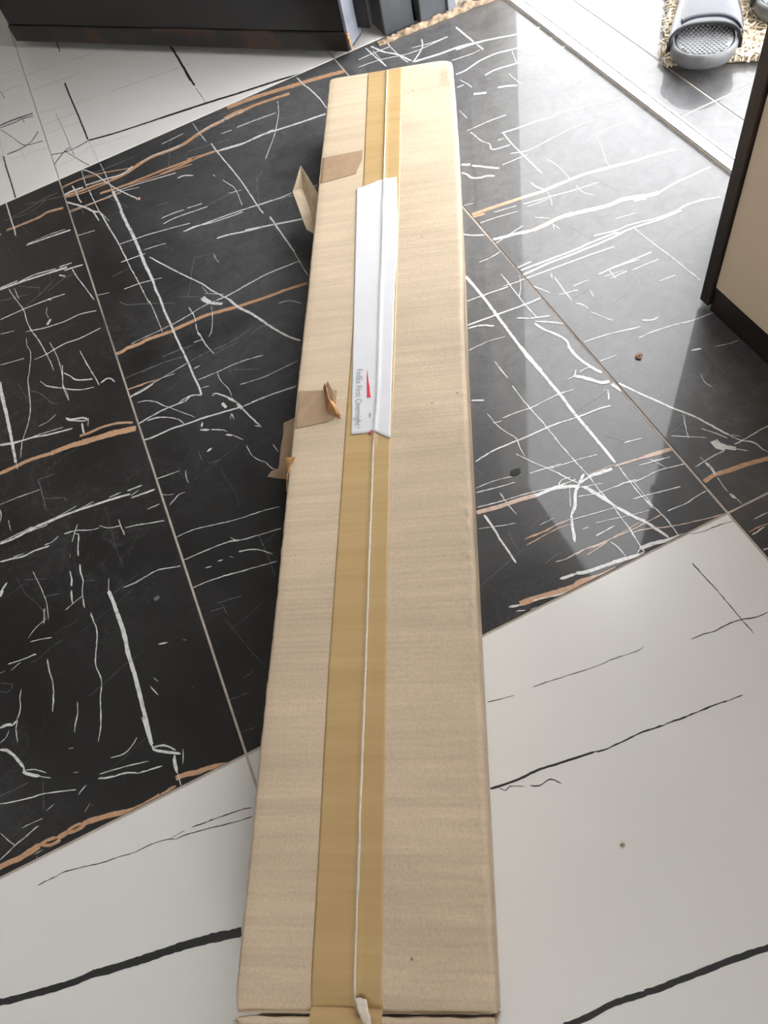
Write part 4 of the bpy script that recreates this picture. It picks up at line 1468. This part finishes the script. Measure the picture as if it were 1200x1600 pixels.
# torn tuft of paper at the near end of the seam
vs_, fs = grid(10, 5, lambda a, b: (0.010 - 0.026 * a + 0.002 * n3(a * 5, b * 3), 0.104 - 0.012 * a + (b - 0.5) * 0.010 * (1 - 0.5 * a),
                                     0.1005 + 0.0035 * math.sin(a * 2.6) + 0.002 * n3(a * 6, b * 5, 2)))
solidify(mesh('torn_tuft', vs_, fs, MAT['card_edge'], carton, True), 0.0004)

# white shipping label: outline as polygon, filled by rows along the box
LAB_T = [(0.5531, 0.1347), (0.6712, 0.1383), (0.7892, 0.1410), (0.9237, 0.1445), (1.0125, 0.1466)]
LAB_B = [(0.5416, 0.0886), (0.6638, 0.0874), (0.7853, 0.0866), (0.8458, 0.0838), (0.9243, 0.0838), (1.0125, 0.0866)]


def lab(a, b):
    vl, vr = 0.1347 + 0.0119 * a, 0.0886 - 0.002 * a
    v = vl + (vr - vl) * b
    ub = 0.5531 - 0.0115 * max(0, (b - 0.62) / 0.38) + 0.0009 * n3(b * 14, 4)
    ue = 1.0007 + 0.0119 * min(1, b / 0.55) ** 1.2 + 0.0008 * n3(b * 9, 7) if b < 0.55 else 1.0125
    u = ub + (ue - ub) * a
    vl, vr = lerp_tab(LAB_T, u), lerp_tab(LAB_B, u)
    v = vl + (vr - vl) * b
    if b > 0.97:
        v += 0.0008 * n3(u * 45, 1)
    if b < 0.02:
        v += 0.0005 * n3(u * 30, 5)
    return (u, v, surf(u, v, 0.0011))


vs_, fs = grid(120, 28, lab)
label = mesh('shipping_label', vs_, fs, MAT['paper'], carton, True)
solidify(label, 0.00015, -1)
tag(label, 'white paper label crossing the seam')


def flat_poly(name, pts, mat, parent, lift):
    vs_ = [(u, v, surf(u, v, lift)) for u, v in pts]
    return mesh(name, vs_, [tuple(range(len(pts)))], mat, parent)


flat_poly('red_print', [(0.6508, 0.1192), (0.6374, 0.1173), (0.6300, 0.1166), (0.6221, 0.1150), (0.6130, 0.1143), (0.6051, 0.1128), (0.6048, 0.1177), (0.625, 0.1184)], MAT['red'], label, 0.0017)
flat_poly('ink_spot', [(0.5823, 0.1137), (0.5800, 0.1121), (0.5760, 0.1122), (0.5738, 0.1134), (0.5765, 0.1143), (0.5800, 0.1143)], MAT['ink'], label, 0.0017)
flat_poly('red_print', [(0.5576, 0.1098), (0.5505, 0.1092), (0.5520, 0.1140)], MAT['red'], label, 0.0019)


def print_text(body, size, ua, ub, vbase, slant):
    fc = bpy.data.curves.new('print_text', 'FONT')
    fc.body = body
    fc.size = size
    fo = link(bpy.data.objects.new('print_text_source', fc))
    dg = bpy.context.evaluated_depsgraph_get()
    tm = bpy.data.meshes.new_from_object(fo.evaluated_get(dg))
    bpy.data.objects.remove(fo, do_unlink=True)
    xs = [v.co.x for v in tm.vertices]
    tx0, tx1 = min(xs), max(xs)
    for v in tm.vertices:
        a = (v.co.x - tx0) / (tx1 - tx0)
        u = ua + (ub - ua) * a
        w = vbase + slant * a - v.co.y
        v.co = (u, w, surf(u, w, 0.0016))
    tm.materials.clear(); tm.materials.append(MAT['ink'])
    return link(bpy.data.objects.new('print_text', tm), label)


print_text('FedEx First Overnight', 0.0112, 0.6510, 0.5645, 0.1322, -0.0016)
print_text('\u00ae', 0.0050, 0.5632, 0.5602, 0.1275, 0.0)


# brown paper tape patches that come over the left edge
def patch(name, lo, hi, mat, lift, nv=16, nu=10, wr=0.0):
    """lo / hi: near and far border, each a list of (v, u)."""
    def fn(a, b):
        v = 0.2075 + (lo[-1][0] - 0.2075) * b
        ul = lerp_tab(sorted(lo), v)
        uh = lerp_tab(sorted(hi), v)
        u = ul + (uh - ul) * a
        z = ztop(u, min(v, BW_ - 0.002)) + lift + wr * max(0, n3(u * 60 + v * 90, v * 25, 3))
        if v > BW_ - 0.004:
            z -= ((v - BW_ + 0.004) / 0.005) ** 2 * 0.006
        return (u, v, z)
    vs_, fs = grid(nu, nv, fn)
    return mesh(name, vs_, fs, mat, carton, True)


p = patch('tape_patch', [(0.2075, 1.0262), (0.1491, 1.0372), (0.1405, 1.0700)], [(0.2075, 1.0886), (0.1405, 1.0927)], MAT['gum'], 0.0006)
tag(p, 'short brown tape patch over the left edge')
p = patch('tape_patch', [(0.2075, 0.5698), (0.1659, 0.5754), (0.1555, 0.5800)], [(0.2075, 0.6270), (0.1555, 0.6224)], MAT['gum'], 0.0008, 22, 16, 0.0022)
tag(p, 'wrinkled brown tape patch with a lifted torn corner')


def sheet(name, pts, faces, mat, sub=3, t=0.0004, parent=None, jit=0.0):
    bm = bmesh.new()
    vv = [bm.verts.new(q) for q in pts]
    for f in faces:
        bm.faces.new([vv[k] for k in f])
    bmesh.ops.subdivide_edges(bm, edges=bm.edges[:], cuts=sub, use_grid_fill=True)
    for v in bm.verts:
        v.co += Vector((n3(v.co.x * 70, v.co.y * 70, v.co.z * 70), n3(v.co.x * 70 + 9, v.co.y * 70, v.co.z * 70), n3(v.co.x * 70, v.co.y * 70 + 5, v.co.z * 70))) * jit
    me = bpy.data.meshes.new(name)
    bm.to_mesh(me); bm.free()
    me.materials.append(mat)
    o = link(bpy.data.objects.new(name, me), parent or carton)
    solidify(o, t, 0)
    return o


# lifted, curled corner of the second patch
sheet('curled_corner', [(0.628, 0.1725, 0.1015), (0.6300, 0.1690, 0.1080), (0.600, 0.1610, 0.1135), (0.600, 0.1565, 0.1050),
                        (0.5800, 0.1475, 0.1055), (0.5755, 0.1480, 0.1025), (0.590, 0.1650, 0.1015)],
      [(0, 1, 2, 6), (2, 3, 4, 5), (6, 2, 5)], MAT['torn'], 2, 0.0006, None, 0.0012)
sheet('curled_corner', [(0.629, 0.1690, 0.1040), (0.6320, 0.1655, 0.1085), (0.6100, 0.1560, 0.1060), (0.600, 0.1575, 0.1030)],
      [(0, 1, 2, 3)], MAT['fold'], 2, 0.0006, None, 0.001)
# loose folded tape end standing off the left side
lt = sheet('loose_tape_end', [(1.096, 0.2420, 0.0900), (1.061, 0.2587, 0.0700), (1.072, 0.2430, 0.0670), (0.985, 0.2340, 0.0560),
                              (0.985, 0.2190, 0.0420), (1.030, 0.2080, 0.0680)],
           [(0, 1, 2), (1, 3, 4, 2), (0, 2, 4, 5)], MAT['fold'], 2, 0.0008, None, 0.0012)
tag(lt, 'loose folded tape end sticking out from the left side')
# dark strip peeling from the left side, with a torn orange flap
st = sheet('peeling_tape', [(0.622, 0.2070, 0.066), (0.622, 0.2380, 0.048), (0.545, 0.2390, 0.048), (0.545, 0.2070, 0.066)], [(0, 1, 2, 3)], MAT['gum'], 3, 0.0006, None, 0.002)
tag(st, 'tape strip peeling off the left side')
sheet('torn_flap', [(0.5396, 0.2512, 0.050), (0.5456, 0.2462, 0.052), (0.5360, 0.2180, 0.078), (0.520, 0.2080, 0.088), (0.512, 0.2085, 0.078), (0.5260, 0.2270, 0.062)],
      [(0, 1, 2, 5), (5, 2, 3, 4)], MAT['gum'], 2, 0.0008, None, 0.0015)
sheet('torn_flap', [(0.530, 0.2110, 0.099), (0.528, 0.2000, 0.1020), (0.505, 0.2075, 0.0990), (0.486, 0.2085, 0.094), (0.505, 0.2115, 0.090)],
      [(0, 1, 2, 4), (4, 2, 3)], MAT['torn'], 2, 0.0008, None, 0.0015)
# fuzzy torn edge along the left crease near the patches
vs_, fs = grid(90, 3, lambda a, b: (0.44 + 0.32 * a, BW_ - 0.002 + 0.0024 * b + 0.0009 * n3(a * 60, b * 2), 0.1008 - 0.004 * b * b + 0.0006 * n3(a * 90, b * 3, 2)))
mesh('torn_edge', vs_, fs, MAT['card_edge'], carton, True)
# frayed tuft at the near left corner
vs_, fs = grid(8, 6, lambda a, b: (-0.008 - 0.016 * a, 0.2 + 0.010 * b + 0.003 * n3(a * 6, b * 6), 0.088 + 0.006 * n3(a * 9, b * 9, 3)))
solidify(mesh('torn_tuft', vs_, fs, MAT['card_edge'], carton, True), 0.0006)

# ------------------------------------------------------------------ slim beige cabinet beside the doorway
CX, CY, CH = 0.5612, 0.5560, 0.46
cab = empty('cabinet', (CX, CY, 0))
tag(cab, 'slim beige cabinet with dark brown edge board and plinth beside the doorway', 'cabinet')
CL, CD = 1.15, 0.112
sp_ = box('side_panel', 0.0, CD, -0.0160, 0.0, 0.009, CH, MAT['brown'], cab, 0.0008)
box('side_panel', 0.0, CD, -CL, -CL + 0.016, 0.009, CH, MAT['brown'], cab, 0.0008)
dr = box('door_panel', 0.0045, 0.020, -CL / 2 + 0.001, -0.0175, 0.0400, CH - 0.018, MAT['beige'], cab, 0.0006)
box('door_panel', 0.0045, 0.020, -CL + 0.0175, -CL / 2 - 0.001, 0.0400, CH - 0.018, MAT['beige'], cab, 0.0006)
box('plinth', 0.0050, 0.020, -CL + 0.0165, -0.0165, 0.0003, 0.0385, MAT['brown'], cab, 0.0006)
box('top_panel', -0.004, CD, -CL - 0.004, 0.004, CH, CH + 0.018, MAT['brown'], cab, 0.001)
box('back_panel', CD - 0.006, CD, -CL + 0.016, -0.016, 0.01, CH, MAT['brown'], cab)
for y in (-0.03, -CL + 0.03):
    bm = bmesh.new()
    bmesh.ops.create_cone(bm, cap_ends=True, segments=12, radius1=0.010, radius2=0.012, depth=0.012, matrix=Matrix.Translation((CD - 0.03, y, 0.0063)))
    me = bpy.data.meshes.new('foot'); bm.to_mesh(me); bm.free(); me.materials.append(MAT['brown'])
    link(bpy.data.objects.new('foot', me), cab)

# ------------------------------------------------------------------ shaggy mat outside
MA = math.radians(-37)
mat_o = empty('door_mat', (0.845, 1.034, 0), MA)         # local x along the near edge, local y away from the house
tag(mat_o, 'beige shaggy mat with looped pile lying outside the doorway', 'mat')
box('mat_base', 0.0, 0.46, 0.0, 0.62, 0.0004, 0.008, MAT['matbase'], mat_o, 0.003)
pv, pf = [], []
RR = random.Random(3)


def tube(path, r, sides=4):
    base = len(pv)
    n = len(path)
    for i, p in enumerate(path):
        a, b = path[max(i - 1, 0)], path[min(i + 1, n - 1)]
        t = (b - a).normalized()
        up = Vector((0, 0, 1)) if abs(t.z) < 0.9 else Vector((1, 0, 0))
        s = t.cross(up).normalized(); w = s.cross(t)
        for k in range(sides):
            an = 2 * math.pi * k / sides
            pv.append(p + (s * math.cos(an) + w * math.sin(an)) * r)
    for i in range(n - 1):
        for k in range(sides):
            k2 = (k + 1) % sides
            pf.append((base + i * sides + k, base + i * sides + k2, base + (i + 1) * sides + k2, base + (i + 1) * sides + k))


for k in range(2600):
    x, y = RR.random() * 0.46, RR.random() ** 1.4 * 0.60
    if k < 260:
        x, y = RR.random() * 0.012 - 0.006, RR.random() * 0.6
    elif k < 460:
        x, y = RR.random() * 0.46, RR.random() * 0.010
    an = RR.random() * 6.28
    l = 0.012 + RR.random() * 0.016
    h = 0.003 + RR.random() * 0.005
    dx, dy = math.cos(an) * l, math.sin(an) * l
    bx_, by_ = RR.uniform(-.006, .006), RR.uniform(-.006, .006)
    path = [Vector((x - dx / 2, y - dy / 2, 0.006)), Vector((x - dx * .35 + bx_, y - dy * .35 + by_, 0.008 + h * .8)),
            Vector((x + bx_, y + by_, 0.008 + h)), Vector((x + dx * .35, y + dy * .35, 0.008 + h * .7)), Vector((x + dx / 2, y + dy / 2, 0.006))]
    tube(path, 0.0012 + RR.random() * 0.0007)
pl = mesh('pile', pv, pf, MAT['pile'], mat_o, True)
tag(pl, kind='stuff')

# ------------------------------------------------------------------ slippers
SL = 0.285


def half_w(t):
    """half width of the sole at t (0 toe, 1 heel)"""
    tab = [(0, 0.0), (0.012, 0.020), (0.04, 0.034), (0.09, 0.045), (0.16, 0.0525), (0.24, 0.0545), (0.36, 0.052), (0.5, 0.046),
           (0.65, 0.042), (0.8, 0.0425), (0.9, 0.039), (0.96, 0.028), (0.988, 0.016), (1, 0.0)]
    return lerp_tab(tab, t)


OUT = []                                 # smooth outline of the sole: toe at x = 0, heel at x = SL
_ts = [0.5 - 0.5 * math.cos(math.pi * k / 30) for k in range(31)]
_half = [(SL * t, half_w(t)) for t in _ts]
_half = [_half[0]] + [((_half[i - 1][0] + 2 * _half[i][0] + _half[i + 1][0]) / 4, (_half[i - 1][1] + 2 * _half[i][1] + _half[i + 1][1]) / 4) for i in range(1, 30)] + [_half[-1]]
OUT = [(x, w) for x, w in _half] + [(x, -w) for x, w in _half[-2:0:-1]]


def ring(inset, z, toe_up=0.0):
    out = []
    n = len(OUT)
    for i, (x, y) in enumerate(OUT):
        a, b = OUT[i - 1], OUT[(i + 1) % n]
        tx, ty = b[0] - a[0], b[1] - a[1]
        l = math.hypot(tx, ty)
        nx, ny = ty / l, -tx / l          # points inwards
        px_, py_ = x + nx * inset, y + ny * inset
        out.append(Vector((px_, py_, z + toe_up * max(0, 1 - px_ / SL / 0.2) ** 2)))
    return out


def loft(rings, cap0=True, cap1=True):
    vs_, fs = [], []
    n = len(rings[0])
    for r_ in rings:
        vs_ += r_
    for i in range(len(rings) - 1):
        for k in range(n):
            k2 = (k + 1) % n
            fs.append((i * n + k, i * n + k2, (i + 1) * n + k2, (i + 1) * n + k))
    if cap0: fs.append(tuple(range(n - 1, -1, -1)))
    if cap1: fs.append(tuple((len(rings) - 1) * n + k for k in range(n)))
    return vs_, fs


def slipper(loc, rz, mirror, label):
    s = empty('slipper', loc, rz)
    tag(s, label, 'slipper', 'slippers on the mat outside')
    mz = -1 if mirror else 1

    def my(vs_):
        return [Vector((v[0], v[1] * mz, v[2])) for v in vs_]
    vs_, fs = loft([ring(0.006, 0.0, toe_up=0.003), ring(0.002, 0.005, toe_up=0.003), ring(0.0, 0.013, toe_up=0.003), ring(0.001, 0.020, toe_up=0.003),
                    ring(0.0035, 0.0240, toe_up=0.003), ring(0.006, 0.0242, toe_up=0.003), ring(0.0075, 0.0205, toe_up=0.003)])
    sole = mesh('sole', my(vs_), fs, MAT['rubber'], s, True)
    vs_, fs = loft([ring(0.0085, 0.0205, toe_up=0.003), ring(0.0095, 0.0228, toe_up=0.003), ring(0.014, 0.0235, toe_up=0.003)])
    bed = mesh('footbed', my(vs_), fs, MAT['bed'], s, True)
    # raised nubs of the footbed
    nv_, nf_ = [], []
    for i in range(26):
        for j in range(-6, 7):
            x = 0.013 + i * 0.0062
            y = j * 0.0072 + (0.0036 if i % 2 else 0)
            t = x / SL
            if abs(y) > half_w(t) - 0.014:
                continue
            z = 0.0234 + 0.003 * max(0, 1 - t / 0.2) ** 2
            b0 = len(nv_)
            for zz, sc in ((0.0, 1.0), (0.0022, 0.75)):
                for ax, ay in ((-1, -1), (1, -1), (1, 1), (-1, 1)):
                    nv_.append(Vector((x + ax * 0.0019 * sc, y + ay * 0.0024 * sc, z + zz)))
            for k in range(4):
                k2 = (k + 1) % 4
                nf_.append((b0 + k, b0 + k2, b0 + 4 + k2, b0 + 4 + k))
            nf_.append((b0 + 4, b0 + 5, b0 + 6, b0 + 7))
    tag(mesh('nubs', my(nv_), nf_, MAT['bed'], bed), kind='stuff')

    def strap(th0, th1, f0, f1, lift):
        def fn(a, b):
            th = th0 + (th1 - th0) * a
            sa = math.sin(math.pi * th)
            fr_ = 0.052 + f0 * sa ** 1.2
            bk_ = 0.150 + f1 * sa
            x = fr_ + (bk_ - fr_) * b
            hw = half_w(x / SL) + 0.002 + lift
            y = -hw * math.copysign(abs(math.cos(math.pi * th)) ** 0.75, math.cos(math.pi * th))
            z = 0.009 + (0.034 + 0.016 * b + lift) * sa ** 0.6
            return Vector((x, y, z))
        return grid(30, 12, fn)
    vs_, fs = strap(0.0, 1.0, 0.014, 0.022, 0.0)
    so = mesh('strap', my(vs_), fs, MAT['strap'], s, True)
    solidify(so, 0.003, 1)
    vs_, fs = strap(0.10, 0.70, 0.030, 0.016, 0.0042)
    so2 = mesh('strap_overlap', my(vs_), fs, MAT['strap'], s, True)
    solidify(so2, 0.002, 1)
    # piping along the front edge of the strap
    global pv, pf
    pv, pf = [], []
    path = []
    for k in range(31):
        th = k / 30
        sa = math.sin(math.pi * th)
        x = 0.052 + 0.014 * sa ** 1.2
        hw = half_w(x / SL) + 0.003
        path.append(Vector((x, -hw * math.copysign(abs(math.cos(math.pi * th)) ** 0.75, math.cos(math.pi * th)), 0.010 + 0.034 * sa ** 0.6)))
    tube(path, 0.0022, 6)
    mesh('strap_edge', my(pv), pf, MAT['flake'], so, True)
    return s


SA = math.radians(53)
slipper((0.8520, 0.9570, 0.0190), SA, False, 'dark grey slipper with a slate strap nearest the door track')
slipper((0.8600 + 0.13 * 0.8 + 0.105 * 0.6, 0.9680 - 0.13 * 0.6 + 0.105 * 0.8, 0.0190), SA, True, 'second slipper at the top right corner, mostly cut off')


# ------------------------------------------------------------------ crumbs on the floor
def crumb(name, x, y, r, mat, label, seed, flat=0.6, z=0.0):
    bm = bmesh.new()
    bmesh.ops.create_icosphere(bm, subdivisions=2, radius=r)
    for v in bm.verts:
        k = 1 + 0.75 * n3(v.co.x / r * 1.3 + seed, v.co.y / r * 1.3, v.co.z / r * 1.3)
        v.co = Vector((v.co.x * k * 1.25, v.co.y * k, v.co.z * k * flat))
    zmin = min(v.co.z for v in bm.verts)
    for v in bm.verts:
        v.co.z -= zmin
    me = bpy.data.meshes.new(name); bm.to_mesh(me); bm.free()
    me.materials.append(mat)
    o = link(bpy.data.objects.new(name, me))
    o.location = (x, y, z + 0.0002)
    tag(o, label, 'debris', 'crumbs on the floor')
    return o


crumb('crumb', 0.4462, 0.5204, 0.0036, MAT['crumb'], 'pinkish crumb on the black tiles left of the beige cabinet', 1.0)
crumb('flake', 0.2232, 0.4459, 0.0050, MAT['flake'], 'black flake on the grey-looking tile right of the cardboard box', 4.6, 0.05)
crumb('crumb', 0.1071, 0.0378, 0.0015, MAT['straw'], 'tiny straw-coloured crumb on the lower right white tile', 7.0)
crumb('crumb', -0.0688, 1.3144, 0.0030, MAT['crumb'], 'small orange crumb on the upper left black tile', 11.0)
crumb('crumb', -0.055, -0.012, 0.0016, MAT['flake'], 'tiny dark grain on the white tile close to the box', 13.0)
